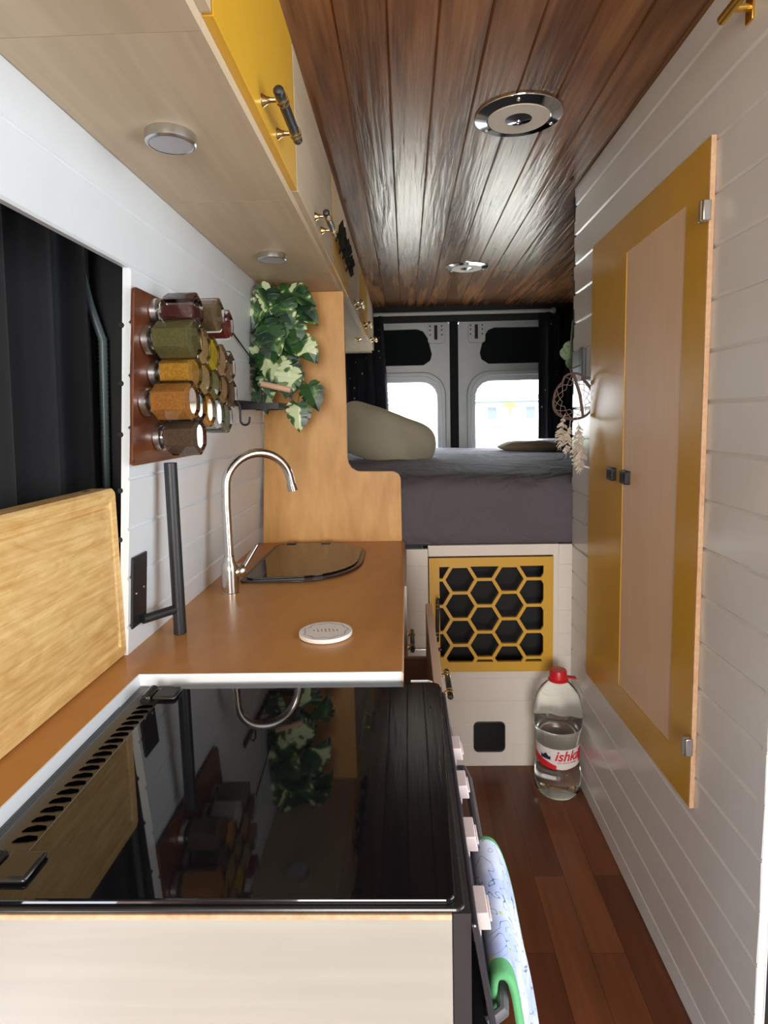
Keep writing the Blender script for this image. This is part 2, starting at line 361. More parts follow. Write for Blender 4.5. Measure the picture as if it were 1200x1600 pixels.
# bed base front wall: white boards round the honeycomb door
mb = MB(); A = dict(U=(1, 0, 0), V=(0, 0, 1), Nn=(0, -1, 0), first=0, pitch=.0783, th=.014, g=.0014, tilt=.0003)
def bb(x0, x1, z0, z1): planks(mb, (x0, YB, 0), A['U'], A['V'], A['Nn'], x1 - x0, z0, z1, A['first'], A['pitch'], .014, .0014, .0003)
bb(-.45, .064, 0, .762); bb(.496, .54, 0, .772); bb(.064, .496, 0, .335)
mb.box(.066, .494, YB - .004, YB + .014, .738, .774); mb.box(.478, .496, YB + .002, YB + .014, .335, .738)
mb.box(.064, .494, YB - .003, YB + .014, .3355, .3425)
struct(mb.build('wall_bed_base', WHITEB))
struct(MB().box(-.02, .54, YB + .016, 2.6, .774, .80).box(-.02, .54, 2.4, 2.45, 0, .774).build('wall_bed_platform', BLACKM))

# ================================================================== EXTERIOR
struct(MB().box(-60, 60, 4.3, 160, -.75, -.6).build('ground', plain('pale_paving', srgb(205, 203, 196), .9, var=.05, vs=2)))
tag(MB().box(-30, 40, 24, 41, -.6, -.57).build('lawn', plain('sunlit_grass', srgb(110, 140, 62), .9, var=.2, vs=4)), 'green lawn strip outside behind the rear windows', 'lawn', kind='stuff')
h = thing('house', 'white rendered house with a tiled roof seen outside through the right rear window', 'house', (6, 48, -.6))
HW = plain('white_render', srgb(235, 235, 230), .9, var=.02)
MB().box(-4, 10.5, 48, 56, -.6, 2.2).build('wall', HW, h)
X = lambda u, v, w_: Vector((u, 48 + w_, v))
rf = MB(); rf.rings([[(-4.5, 47.4, 2.1), (10.9, 47.4, 2.1), (10.9, 47.4, 2.25), (-4.5, 47.4, 2.25)], [(-2, 52, 5.0), (8.2, 52, 5.0), (8.2, 52, 5.15), (-2, 52, 5.15)]])
rf.build('roof', plain('grey_slates', srgb(58, 66, 70), .7, var=.1), h)
for k in range(6):
    t = k / 6
    MB().box(-4.4 + 2.4 * t, 10.8 - 2.6 * t, 47.38 + 4.6 * t, 47.46 + 4.6 * t, 2.26 + 2.9 * t, 2.34 + 2.9 * t).build('roof_batten', HW, h)
for x in (6.3, 9.3):
    f = MB().box(x, x + .9, 47.9, 48, .75, 1.9).build('window', HW, h, bevel=.02)
    MB().box(x + .1, x + .8, 47.86, 47.9, .85, 1.8).build('window_glass', plain('dark_glass', srgb(60, 70, 76), .1), f)
tag(MB().box(7.6, 8.5, 47.2, 47.5, 1.75, 2.1).box(7.95, 8.15, 47.2, 47.4, 1.2, 1.75).build('sign', plain('sign_yellow', srgb(215, 190, 40), .6)), 'small yellow hanging sign on the white house outside', 'sign')
h2 = thing('house', 'pale bungalow outside at far right of the right rear window', 'house', (13, 44, -.6))
MB().box(11.5, 24, 46, 52, -.6, 2.6).build('wall', HW, h2)
MB().rings([[(11, 45.6, 2.5), (24.5, 45.6, 2.5), (24.5, 45.6, 2.7), (11, 45.6, 2.7)], [(13, 49, 4.6), (22, 49, 4.6), (22, 49, 4.8), (13, 49, 4.8)]]).build('roof', MATS['grey_slates'], h2)

# ================================================================== KITCHEN
# base cabinet under the worktop
kc = thing('kitchen_cabinet', 'white base cabinet under the orange-brown worktop, one drawer pulled open', 'cabinet', (-.25, 1.4, 0))
MB().box(-.47, -.022, .945, 1.94, 0, .40).box(-.47, -.022, 1.50, 1.94, .40, .776).box(-.47, -.022, .945, 1.0, .40, .776).box(-.47, -.40, 1.0, 1.5, .40, .776).build('body', WHITEB, kc)
def handle(name, p, axis, nrm, length, parent, vis=1, rb=.0062):
    """bar pull: brass flared posts and rings, dark bar"""
    p, ax, nn = Vector(p), Vector(axis).normalized(), Vector(nrm).normalized(); m = MB(); off = .028 * vis
    for s in (-1, 1):
        q = p + ax * s * length * .32
        m.mat(0).lathe(q, nn, [(.009, 0), (.0085, .002), (.005, .007), (.0036, .014), (.0036, off)], 14)
        for d in (-.006, .006): m.lathe(q + nn * off + ax * (d - .0013), ax, [(rb + .0012, 0), (rb + .0018, .0013), (rb + .0012, .0026)], 14)
    a = p + nn * off - ax * length / 2
    m.mat(1).lathe(a, ax, [(0, 0), (rb * .7, .001), (rb, .004), (rb, length - .004), (rb * .7, length - .001), (0, length)], 16)
    return m.build(name, [BRASS, BLACK], parent, smooth=True)
f = MB().box(-.022, -.006, 1.50, 1.94, .40, .772).build('drawer_front', WHITEB, kc, bevel=.001); f['label'] = 'closed white drawer front'
handle('handle', (-.006, 1.655, .57), (0, 1, 0), (1, 0, 0), .16, f, .45)
f = MB()
f.box(.040, .056, .945, 1.47, .42, .735).box(-.395, .040, 1.455, 1.47, .44, .60).box(-.395, .040, 1.01, 1.025, .44, .60).box(-.395, .040, 1.02, 1.46, .43, .44)
f = f.build('drawer', wood('drawer_ply', srgb(196, 168, 145), srgb(214, 188, 166), 'Y', 40, .6, .03, .6), kc, bevel=.001); f['label'] = 'open drawer'
handle('handle', (.056, 1.255, .625), (0, 1, 0), (1, 0, 0), .135, f, .9)
# worktop
ww = MB()
ww.prism([(-.506, .930), (-.0135, .930), (-.0135, 1.954), (-.506, 1.954)], .018, lambda u, v, d: Vector((u, v, ZT - .018 + d)))
ww.prism([(-.655, -.6), (-.440, -.6), (-.440, .930), (-.506, .930), (-.506, 1.0), (-.655, 1.0)], .018, lambda u, v, d: Vector((u, v, ZT - .018 + d)))
wt = thing('worktop', 'orange-brown stained plywood worktop with a white edging strip round the cooker', 'worktop', (-.26, 1.4, ZT - .018))
ww.build('slab', COUNTER, wt)
MB().prism([(-.4398, -.6), (-.4375, -.6), (-.4375, .9275), (-.0135, .9275), (-.0135, .9298), (-.4398, .9298)], .0190, lambda u, v, d: Vector((u, v, ZT - .0188 + d))).build('edging', plain('white_plastic', srgb(238, 242, 244), .35), wt)
MB().box(-.0135, -.0115, .925, 1.954, ZT - .018, ZT).build('edge_band', PLYE, wt)
# end panel
ep = [(-.516, .0), (-.020, .0), (-.020, .995)] + [(-.020 - .03 + .03 * cos(radians(a)), .995 + .03 * sin(radians(a))) for a in (20, 45, 70, 90)] + \
     [(-.150, 1.0265)] + [(-.150 - .042 * sin(radians(a)), 1.0685 - .042 * cos(radians(a))) for a in (20, 45, 70, 90)] + [(-.190, 1.598), (-.440, 1.598)]
o = MB().prism(ep, .014, lambda u, v, d: Vector((u, 1.9545 + d, v))).build('end_panel', ENDP, bevel=.0015)
tag(o, 'tall orange-brown plywood end panel with a stepped curved edge between kitchen and bed', 'panel')

# cooker
ck = thing('gas_cooker', 'built-in black gas cooker with a shut glass lid and pale pink control knobs', 'cooker', (-.15, .67, .0571))
fr = MB(); GZ = .797
fr.prism(rrect(-.416, .042, .4575, .881, [.02, .01, .01, .008]), .0045, lambda u, v, d: Vector((u, v, GZ - .0045 + d)))
fr.build('frame', HOBM, ck, bevel=.002)
MB().prism(rrect(-.405, -.363, .463, .872, .008), .0035, lambda u, v, d: Vector((u, v, GZ - .002 + d))).build('hinge_rail', plain('reflection_brown_enamel', (.05, .042, .034), .3), ck, bevel=.0015)  # brown reflection on the black rail put into its base colour
MB().box(-.40, .046, .470, .878, .10, GZ - .0046).box(.0312, .0462, .458, .470, .10, GZ - .0046).build('oven_body', plain('oven_dark_side', srgb(46, 42, 42), .5, var=.08), ck)
MB().prism([(.046, .455), (.0515, .455), (.0515, .878), (.046, .878)], -.10, lambda u, v, d: Vector((u - d * .16, v, GZ - .012 + d))).build('control_panel', plain('glossy_fascia', (.03, .03, .036), .15), ck, bevel=.002)
MB().box(.0465, .064, .458, .893, .14, .682).build('oven_door', MATS['glossy_fascia'], ck, bevel=.004)
ld = MB().prism([(u + (.0045 * (v - .66) / .2 if u > 0 else 0), v) for u, v in rrect(-.362, .0385, .461, .873, [.012, .006, .006, .008])], .0055, lambda u, v, d: Vector((u, v, GZ + d))).build('glass_lid', GLASSBLK, ck, bevel=.0015)
# vent scallops in hinge rail
lv = MB()
for k in range(19):
    y = .535 + k * .0150
    pts = [(-.388 + .0001, y), (-.386, y + .0055), (-.378, y + .0095), (-.368, y + .0085), (-.366, y + .004), (-.374, y + .001)]
    lv.prism(pts, .0012, lambda u, v, d: Vector((u, v, GZ + .0013 + d)))
lv.build('vent_slots', plain('slot_black', (.002, .002, .002), .9, spec=0), ck)
for y in (.495, .838):
    hb = MB(); hb.box(-.372, -.338, y - .018, y + .018, GZ + .0055, GZ + .0115); hb.cyl((-.382, y - .018, GZ + .006), (-.382, y + .018, GZ + .006), .008, seg=12)
    hb.build('hinge', HOBM, ck, bevel=.003, smooth=True)
MB().tube([(.000, .8815, GZ + .003), (.026, .8815, GZ + .003), (.031, .878, GZ + .003), (.031, .87, GZ + .003)], .002, 8).build('trim_rod', plain('white_plastic', (0, 0, 0)), ck)
PINK = plain('pale_pink_plastic', srgb(226, 208, 206), .35)
for y in (.757, .678, .592, .497):
    kb = MB(); X = lambda p, y=y: Vector((.050 + p.x + (GZ - p.z) * .16 - .003, p.y, p.z))
    kb.box(0, .0125, y - .017, y + .015, .757, .773, X)
    kb.box(.0125, .0145, y - .015, y + .013, .7630, .7660, X)
    kb.lathe((.0515, y, .752), (1, 0, 0), [(.016, 0), (.015, .006)], 20)
    kb.build('knob', PINK, ck, bevel=.0012, smooth=True)
MB().tube([(.060, .838, .685), (.074, .830, .690), (.078, .80, .693), (.078, .64, .693), (.078, .50, .693), (.074, .47, .690), (.060, .465, .685)], .0055, 10).build('oven_handle', plain('grey_rail', srgb(120, 118, 122), .35, metal=.5), ck, smooth=True)
# ply front by the cooker
o = MB(); o.mat(0).box(-.64, .0320, .4795, .4920, .05, .7675); o.mat(1).box(-.64, .0320, .4795, .4920, .7675, .7718)
tag(o.build('plywood_panel', [PLYX, PLYE], bevel=.0008), 'pale birch plywood end board at the near side of the cooker', 'panel')

ck.scale = (1.05,) * 3; ck.location = (-.1575, .7035, 0)   # overall cooker size

# oven cloth
def cloth_grid(name, fn, nu, nv, mats, parent=None, th=.004, sub=1, matfn=None):
    m = MB(); m.v = [tuple(fn(i / nu, j / nv)) for i in range(nu + 1) for j in range(nv + 1)]
    for i in range(nu):
        for j in range(nv):
            a = i * (nv + 1) + j; m.f.append([a, a + 1, a + nv + 2, a + nv + 1]); m.m.append(matfn(i / nu, j / nv) if matfn else 0)
    o = m.build(name, mats, parent, smooth=True, angle=180)
    md = o.modifiers.new('solid', 'SOLIDIFY'); md.thickness = th; md.offset = 0
    if sub: md = o.modifiers.new('sub', 'SUBSURF'); md.levels = sub; md.render_levels = sub
    return o
def floral():
    m, nt, b = base('blue_floral_cloth'); co = coord(nt)
    n = N(nt, 'ShaderNodeTexNoise'); n.inputs['Scale'].default_value = 22; n.inputs['Detail'].default_value = 2; nt.links.new(co, n.inputs[0])
    c = ramp(nt, n.outputs[0], [(.38, srgb(176, 190, 232)), (.58, srgb(214, 222, 242))])
    n1 = N(nt, 'ShaderNodeTexNoise'); n1.inputs['Scale'].default_value = 34; n1.inputs['Detail'].default_value = 0; n1.inputs['Distortion'].default_value = 2.2; nt.links.new(co, n1.inputs[0])
    l = ramp(nt, n1.outputs[0], [(0, (1, 1, 1)), (.485, srgb(96, 130, 140)), (.515, (1, 1, 1))], 'CONSTANT')
    mx = N(nt, 'ShaderNodeMix', data_type='RGBA', blend_type='MULTIPLY'); mx.inputs[0].default_value = 1; nt.links.new(c, mx.inputs[6]); nt.links.new(l, mx.inputs[7])
    v = N(nt, 'ShaderNodeTexVoronoi'); v.inputs['Scale'].default_value = 34; nt.links.new(co, v.inputs[0])
    y = ramp(nt, v.outputs['Distance'], [(0, (1, 1, 1)), (.13, (0, 0, 0))], 'CONSTANT')
    mx2 = N(nt, 'ShaderNodeMix', data_type='RGBA'); nt.links.new(y, mx2.inputs[0]); nt.links.new(mx.outputs[2], mx2.inputs[6]); mx2.inputs[7].default_value = (*srgb(196, 190, 96), 1)
    nt.links.new(mx2.outputs[2], b.inputs['Base Color']); b.inputs['Roughness'].default_value = .9; b.inputs['Sheen Weight'].default_value = .2; return m
FLORAL = floral(); GREENB = plain('green_binding', srgb(96, 170, 112), .85, bmp=.2, bs=300)
far = [(.068, .60), (.068, .66), (.070, .700), (.080, .7105), (.096, .703), (.110, .66), (.121, .60), (.133, .535), (.142, .46), (.147, .38)]
near = [(.066, .60), (.067, .66), (.069, .703), (.074, .7105), (.081, .707), (.086, .69), (.091, .65), (.098, .58), (.104, .50), (.108, .42)]
def catmull(P, t):
    n = len(P) - 1; f = min(t * n, n - 1e-6); i = int(f); f -= i
    g = lambda k: Vector((*P[max(0, min(n, k))], 0))
    a, b, c, d = g(i - 1), g(i), g(i + 1), g(i + 2)
    return .5 * ((2 * b) + (-a + c) * f + (2 * a - 5 * b + 4 * c - d) * f * f + (-a + 3 * b - 3 * c + d) * f ** 3)
def ofn(u, v):
    p = catmull(near, u).lerp(catmull(far, u), v); k = max(0, (u - .35))
    dx = (sin(v * 17 + 1) * .004 + sin(v * 9 + u * 8) * .003) * k * 2
    return (p.x + dx, .480 + .180 * v + .01 * sin(u * 9) * k, p.y)
ol = thing('oven_cloth', 'white and blue floral cloth with green binding hanging over the cooker rail', 'cloth', (.1, .58, .70))
cloth_grid('fabric', ofn, 30, 20, [FLORAL, GREENB], ol, .007, 1, lambda u, v: 1 if v < .07 or v > .90 else 0)

ol.scale = (1.05,) * 3; ol.location = (.105, .609, .675)
# sink
sk = thing('sink', 'small inset sink under a black glass lid beside the mixer tap', 'sink', (-.28, 1.68, ZT))
def dshape(i):
    x0, x1, y0, y1 = -.425 + i, -.128 - i, 1.462 + i, 1.910 - i; out = []
    for (cx, cy, rx, ry, a0) in ((x1 - .16 + i, y1 - .13 + i, .16 - i, .13 - i, 0), (x0 + .035, y1 - .035, .035 - i * .5, .035 - i * .5, 90), (x0 + .02, y0 + .02, .02, .02, 180), (x1 - .16 + i, y0 + .2 - i, .16 - i, .2 - i * 2, 270)):
        for k in range(11):
            t = radians(a0 + 9 * k); out.append((cx + rx * cos(t), cy + ry * sin(t)))
    return out
MB().prism(dshape(0), .006, lambda u, v, d: Vector((u, v, ZT + d))).build('rim', plain('dark_sink_rim', srgb(44, 40, 40), .3), sk, bevel=.002)
MB().prism(dshape(.013), .004, lambda u, v, d: Vector((u, v, ZT + .006 + d))).build('glass_lid', GLASSBLK, sk, bevel=.001)
for x in (-.372, -.262): MB().box(x - .014, x + .014, 1.880, 1.900, ZT + .0095, ZT + .0135).build('hinge', HOBM, sk, bevel=.001)

# tap
tp = thing('mixer_tap', 'brushed nickel swan-neck mixer tap standing behind the sink', 'tap', (-.421, 1.385, ZT))
MB().lathe((-.421, 1.385, ZT), (0, 0, 1), [(.0225, 0), (.0225, .002), (.0195, .003), (.0195, .055), (.0185, .068), (.013, .078), (.0125, .088), (.0115, .089)], 28).build('body', CHROME, tp, smooth=True)
P = [Vector((-.421, 1.385, ZT + .085)), Vector((-.422, 1.386, .95)), Vector((-.423, 1.388, 1.01))]
cx0, r = Vector((-.3515, 1.425, 1.045)), .0785
dirx = Vector((.145, .085, 0)).normalized()
st = Vector((-.4215, 1.388, 1.045)); cc = st + dirx * .0785
for k in range(0, 19):
    t = radians(180 - k * 9.6); P.append(cc + dirx * .0785 * cos(t) + Vector((0, 0, 1)) * .077 * sin(t))
d_ = (P[-1] - P[-2]).normalized(); P.append(P[-1] + d_ * .016)
sp = MB().tube(P, .0105, 18).build('spout', CHROME, tp, smooth=True)
MB().tube([P[-1] - d_ * .002, P[-1] + d_ * .014], .0125, 18).build('aerator', CHROME, tp, smooth=True)
lv = MB(); lv.lathe((-.414, 1.388, ZT + .048), (.8, .35, .12), [(.014, 0), (.0165, .008), (.0165, .020), (.013, .028), (0, .03)], 20)
lv.tube([(-.393, 1.397, ZT + .055), (-.381, 1.412, ZT + .077), (-.366, 1.43, ZT + .104)], [.0045, .0052, .0048], 12)
lv.build('lever', CHROME, tp, smooth=True)

# coaster
co_ = thing('coaster', 'round white ceramic coaster with a blue wreath and tiny dark text on the worktop', 'coaster', (-.158, 1.096, ZT))
MB().lathe((-.158, 1.096, ZT), (0, 0, 1), [(.046, 0), (.0495, .002), (.0500, .0075), (.0490, .009), (0.0001, .009)], 48).build('disc', plain('white_ceramic', srgb(240, 236, 232), .4), co_, smooth=True)
wr = MB()
for k in range(64):
    a = k / 64 * 2 * pi; r_ = .0395 + .0022 * sin(a * 9) + rnd.uniform(-.001, .001); q = Vector((-.158 + r_ * cos(a), 1.096 + r_ * sin(a), ZT + .0091))
    t = Vector((-sin(a + rnd.uniform(-.6, .6)), cos(a), 0)).normalized() * .0026; s_ = Vector((cos(a), sin(a), 0)) * .0009
    wr.add([q - t, q + s_, q + t, q - s_], [(0, 1, 2, 3)])
wr.build('wreath', plain('blue_print', srgb(110, 128, 160), .5), co_, solid=.0003)
tx = MB()
for row, ws in enumerate([(.006,), (.003, .007), (.005, .004), (.012,), (.006, .004), (.003, .005), (.006,)]):
    u = -.022 + row * .0073; tot = sum(ws) + .002 * (len(ws) - 1); v = -tot / 2
    for wd in ws:
        n_ = max(2, int(wd / .0014))
        for k in range(n_):
            a = v + wd * k / n_; x_, y_ = -.158 + u + a * .3, 1.096 - a * 1.35
            tx.add([(x_ - .0011, y_, ZT + .0091), (x_ + .0011, y_ + rnd.uniform(-.0005, .0005), ZT + .0091), (x_ + .0011, y_ + .0008, ZT + .0091), (x_ - .0009, y_ + .0008, ZT + .0091)], [(0, 1, 2, 3)])
        v += wd + .002
tx.build('lettering', plain('dark_print', srgb(60, 60, 66), .6), co_, solid=.0003)

# chopping board
cb = thing('chopping_board', 'thick bamboo chopping board with a juice groove leaning upright by the window', 'chopping board', (-.52, .65, ZT))
mb = MB(); rings = []
def brd(i, xx):
    return [Vector((xx, y, z)) for y, z in rrect(.14 + i, 1.012 - i, ZT + .001 + i, 1.090 - i, max(.010 - i * .5, .002), 5)]
mb.rings([brd(.004, -.538), brd(0, -.534), brd(0, -.500), brd(.004, -.496), brd(.020, -.496), brd(.023, -.4995), brd(.029, -.4995), brd(.032, -.496)])
mb.build('board', BAMBOO, cb, smooth=True, angle=30)
MB().prism(rrect(.955, .975, -.527, -.519, .003), .0006, lambda u, v, d: Vector((v, u, 1.0897 + d))).build('end_slot', plain('brown_slot', srgb(90, 58, 28), .8), cb)  # thin dark brown plate marking the slot in the top edge

# window curtain, rail and conduit in the left window recess
def drape(name, X0, Y0, Y1, z0, z1, amp, waves, mat, parent=None, axis='Y', ph=0, taper=.0):
    def fn(u, v):
        a = ph + u * waves * 2 * pi; w_ = amp * (sin(a) + .35 * sin(2.3 * a + 1)) * (.75 + .25 * v)
        y = Y0 + (Y1 - Y0) * u - (taper * v * u); z = z1 + (z0 - z1) * v
        return (X0 + w_, y, z) if axis == 'Y' else (y, X0 + w_, z)
    return cloth_grid(name, fn, int(waves * 14), 10, mat, parent, .003, 0)
o = drape('window_curtain', -.584, .0, 1.150, .80, 1.55, .016, 9.5, BLKCLOTH, ph=.5, taper=.055)
tag(o, 'black blackout curtain hanging in folds in the left window recess', 'curtain')
o = MB(); pts = [(-.585, 1.110, 1.50), (-.578, 1.125, 1.42), (-.567, 1.142, 1.36)] + [(-.566 - k * .0002, 1.144, 1.355 - k * .004) for k in range(0, 136)]
o.tube(pts, [.0072 + (.0014 if i % 2 else 0) for i in range(len(pts))], 12)
tag(o.build('cable_conduit', plain('grey_conduit', srgb(88, 102, 104), .4), smooth=True, angle=60), 'grey ribbed cable conduit running up beside the black window curtain', 'conduit')

# spice rack board + hexagonal jars
XW = lambda z: XL(z) + .006
bd = MB(); X = lambda u, v, d: Vector((XW(v) + d, u, v))
bd.prism(rrect(.998, 1.345, 1.127, 1.420, .010), .005, X)
rk = tag(bd.build('magnetic_board', WOODRED, bevel=.001), 'red-brown magnetic board on the white wall holding hexagonal spice jars', 'board')
for y, z in ((1.004, 1.135), (1.006, 1.413)): MB().lathe((XW(z) + .005, y, z), (1, 0, 0), [(.003, 0), (.002, .0015)], 10).build('screw', BLACK, rk)
jars = [ # y, z, length, scale, colour, label
 (1.074, 1.392, .080, .95, srgb(84, 34, 30), 'glass jar of dark maroon spice, top left of the jars on the board'),
 (1.175, 1.400, .088, 1.0, srgb(128, 104, 72), 'glass jar of mixed brown leaves, tallest in the top row on the board'),
 (1.292, 1.400, .072, .95, srgb(150, 56, 38), 'glass jar of red chilli flakes at the far top of the board'),
 (1.045, 1.340, .088, 1.06, srgb(112, 106, 58), 'large glass jar of green dried herbs at the near end of the second row'),
 (1.105, 1.333, .085, 1.0, srgb(196, 160, 104), 'glass jar of pale orange powder right beside the dried herb jar'),
 (1.163, 1.326, .084, 1.0, srgb(216, 186, 44), 'glass jar of bright yellow spice in the second row'),
 (1.220, 1.319, .083, 1.0, srgb(198, 158, 110), 'glass jar of beige powder after the bright yellow jar'),
 (1.278, 1.312, .082, 1.0, srgb(158, 124, 82), 'glass jar of light brown seeds at the far end of the second row'),
 (1.074, 1.286, .080, 1.0, srgb(196, 142, 44), 'glass jar of ochre turmeric at the near end of the middle row'),
 (1.132, 1.279, .080, 1.0, srgb(190, 158, 100), 'glass jar of tan powder behind the turmeric jar'),
 (1.190, 1.272, .080, 1.0, srgb(136, 128, 62), 'glass jar of olive green herbs in the centre of the middle row'),
 (1.247, 1.265, .080, 1.0, srgb(182, 136, 76), 'glass jar of golden brown spice fourth along the middle row'),
 (1.305, 1.258, .080, 1.0, srgb(124, 84, 58), 'glass jar of dark brown powder at the far end of the middle row'),
 (1.040, 1.235, .088, 1.06, srgb(186, 124, 52), 'large glass jar of orange-brown spice at the near end of the fourth row'),
 (1.100, 1.228, .080, 1.0, srgb(96, 78, 56), 'glass jar of dark grey-brown spice beside the large orange-brown jar'),
 (1.158, 1.221, .080, 1.0, srgb(226, 150, 26), 'glass jar of vivid orange powder in the fourth row'),
 (1.216, 1.214, .080, 1.0, srgb(226, 226, 222), 'glass jar of white salt beside the vivid orange jar'),
 (1.273, 1.207, .080, 1.0, srgb(138, 132, 104), 'glass jar of grey-green herbs at the far end of the fourth row'),
 (1.098, 1.172, .082, 1.04, srgb(104, 80, 60), 'glass jar of brown peppercorns alone in the bottom row'),
]
def hexa(c, r, x): return [Vector((x, c[0] + r * sin(k * pi / 3), c[1] + r * cos(k * pi / 3))) for k in range(6)]
for i, (y, z, L, s_, c, lab) in enumerate(jars):
    x0 = XW(z) + .005
    j = thing('spice_jar', lab, 'jar', (x0, y, z), 'hexagonal spice jars on the magnetic board')
    R = .0325 * s_; x1 = x0 + L
    MB().lathe((x0, y, z), (1, 0, 0), [(.0215 * s_, 0), (.0235 * s_, .001), (.0235 * s_, .011), (.021 * s_, .0125)], 28).build('lid', STEEL, j, smooth=True)
    g = MB()
    def ring(x, r, rd): # rd 1=round 0=hex
        out = []
        for k in range(24):
            a = k / 24 * 2 * pi; seg = (a % (pi / 3)) - pi / 6; hx = r * cos(pi / 6) / cos(seg)
            q = hx * (1 - rd) + r * .93 * rd; out.append(Vector((x, y + q * sin(a), z + q * cos(a))))
        return out
    g.rings([ring(x0 + .0126, .020 * s_, 1), ring(x0 + .017, .022 * s_, 1), ring(x0 + .024, R * .96, .2), ring(x0 + .028, R, 0), ring(x1 - .004, R, 0), ring(x1 - .001, R * .95, 0),
             ring(x1, R * .85, .5), ring(x1 - .0035, R * .68, 1)])
    g.build('glass', GLASS, j, smooth=True, angle=25)
    fill = MB(); top = .62 if i in (0, 2, 7) else .9
    Ri = R * .86
    prof = hexa((y, z), Ri, x0 + .022); zt = z + Ri * (2 * top - 1)
    clip = lambda x: [Vector((x, p.y, min(p.z, zt))) for p in hexa((y, z), Ri, x)]
    fill.rings([clip(x0 + .022), clip(x1 - .008)])
    fill.build('contents', spice(str(i), c), j, bevel=.001)

# swivel table post on the wall
tl = thing('table_post', 'black steel tube with wall bracket beneath the spice board', 'post', (-.455, 1.12, ZT + .002))
MB().cyl((-.440, 1.112, ZT + .002), (-.438, 1.108, 1.124), .0118, seg=24).build('tube', BLACK, tl, smooth=True)
MB().prism([(1.018, .838), (1.075, .838), (1.075, .966), (1.018, .966)], .004, lambda u, v, d: Vector((XL(v) + .0005 + d, u, v))).build('bracket', BLACK, tl, bevel=.001)
MB().cyl((-.482, 1.048, .846), (-.440, 1.112, .846), .0085, seg=16).build('arm', BLACK, tl, smooth=True)
for y, z in ((1.032, .899), (1.062, .903)): MB().lathe((XL(z) + .0045, y, z), (1, 0, 0), [(.0026, 0), (.002, .0015)], 10).build('screw', STEEL, tl, smooth=True)

# black rack by the end panel
rr = thing('wall_rack', 'black wire wall rack with a pale wooden dowel under the trailing plant', 'rack', (-.42, 1.7, 1.24))
wv = MB(); xr0 = XL(1.24) + .004
wv.box(xr0, xr0 + .004, 1.55, 1.85, 1.238, 1.254)
for z in (1.236,): wv.box(-.352, -.348, 1.66, 1.85, z - .008, z + .010)
wv.box(xr0, -.348, 1.845, 1.850, 1.228, 1.246); wv.box(xr0, -.348, 1.66, 1.664, 1.228, 1.246)
for y in (1.70, 1.74, 1.78, 1.82): wv.box(xr0, -.350, y, y + .002, 1.230, 1.233)
wv.tube([(-.414, 1.735, 1.24), (-.414, 1.735, 1.304)], .0024, 8); wv.tube([(-.350, 1.745, 1.235), (-.326, 1.745, 1.24), (-.326, 1.745, 1.286)], .0022, 8)
wv.build('frame', BLACK, rr, bevel=.0006)
MB().cyl((-.412, 1.735, 1.302), (-.330, 1.745, 1.283), .0085, seg=18).build('dowel', DOWEL, rr, smooth=True)
sk_ = MB().tube([(xr0 + .008, 1.49, 1.452), (xr0 + .012, 1.52, 1.444), (-.436, 1.84, 1.346), (-.434, 1.83, 1.25)], .0022, 8).build('stay', BLACK, rr, smooth=True)
o = MB().tube([(xr0 + .012, 1.575, 1.243), (xr0 + .020, 1.575, 1.247), (xr0 + .026, 1.577, 1.236), (xr0 + .024, 1.58, 1.205)] + [(xr0 + .024 + .012 - .012 * cos(radians(a)), 1.58, 1.200 - .013 * sin(radians(a))) for a in range(10, 171, 20)] + [(xr0 + .049, 1.58, 1.208)], .0028, 8)
tag(o.build('hook', BLACK, smooth=True), 'small black S-shaped hook hanging from the wire rack', 'hook')
o = MB().tube([(xr0 + .012, 1.478, 1.468), (xr0 + .018, 1.482, 1.460), (xr0 + .018, 1.484, 1.446), (xr0 + .012, 1.486, 1.440)], .0035, 8)
tag(o.build('hook', BLACK, smooth=True), 'tiny black hook screwed to the white wall above the spice jars', 'hook')

# trailing variegated plant
def leaf_outline():
    pts = []; half = [(0, 0), (.16, -.10), (.34, -.06), (.46, .10), (.30, .16), (.50, .22), (.52, .36), (.30, .34), (.47, .44), (.44, .58), (.26, .50), (.34, .68), (.24, .82), (.10, .94), (0, 1.06)]
    return half
def add_leaf(m, base_, tip, up, size, curl=.25):
    base_, d, up = Vector(base_), Vector(tip).normalized(), Vector(up).normalized()
    sd = d.cross(up).normalized(); nn = sd.cross(d).normalized(); half = leaf_outline()
    def pt(u, v): return base_ + d * v * size + sd * u * size + nn * size * (-curl * v * v + .35 * abs(u) - .25 * u * u)
    mid = [pt(0, v) for (_, v) in half]; c0 = len(m.v)
    for sgn in (1, -1):
        out = [pt(sgn * u, v) for u, v in half]
        for i in range(len(half) - 1):
            vm0 = max(0, half[i][1] * .95); vm1 = max(0, half[i + 1][1] * .95)
            m.add([pt(0, vm0), out[i], out[i + 1], pt(0, vm1)], [(0, 1, 2, 3)])
pl = thing('hanging_plant', 'trailing artificial plant with green and cream split leaves in the kitchen corner', 'plant', (-.40, 1.82, 1.59))
lf = MB(); stm = MB()
def L(px, py, pz, dx, dz, size, tw=0):
    d = Vector((dx, -.25, dz)).normalized(); up = Vector((.25 + tw, -1, .35))
    add_leaf(lf, (px, py, pz), d, up, size)
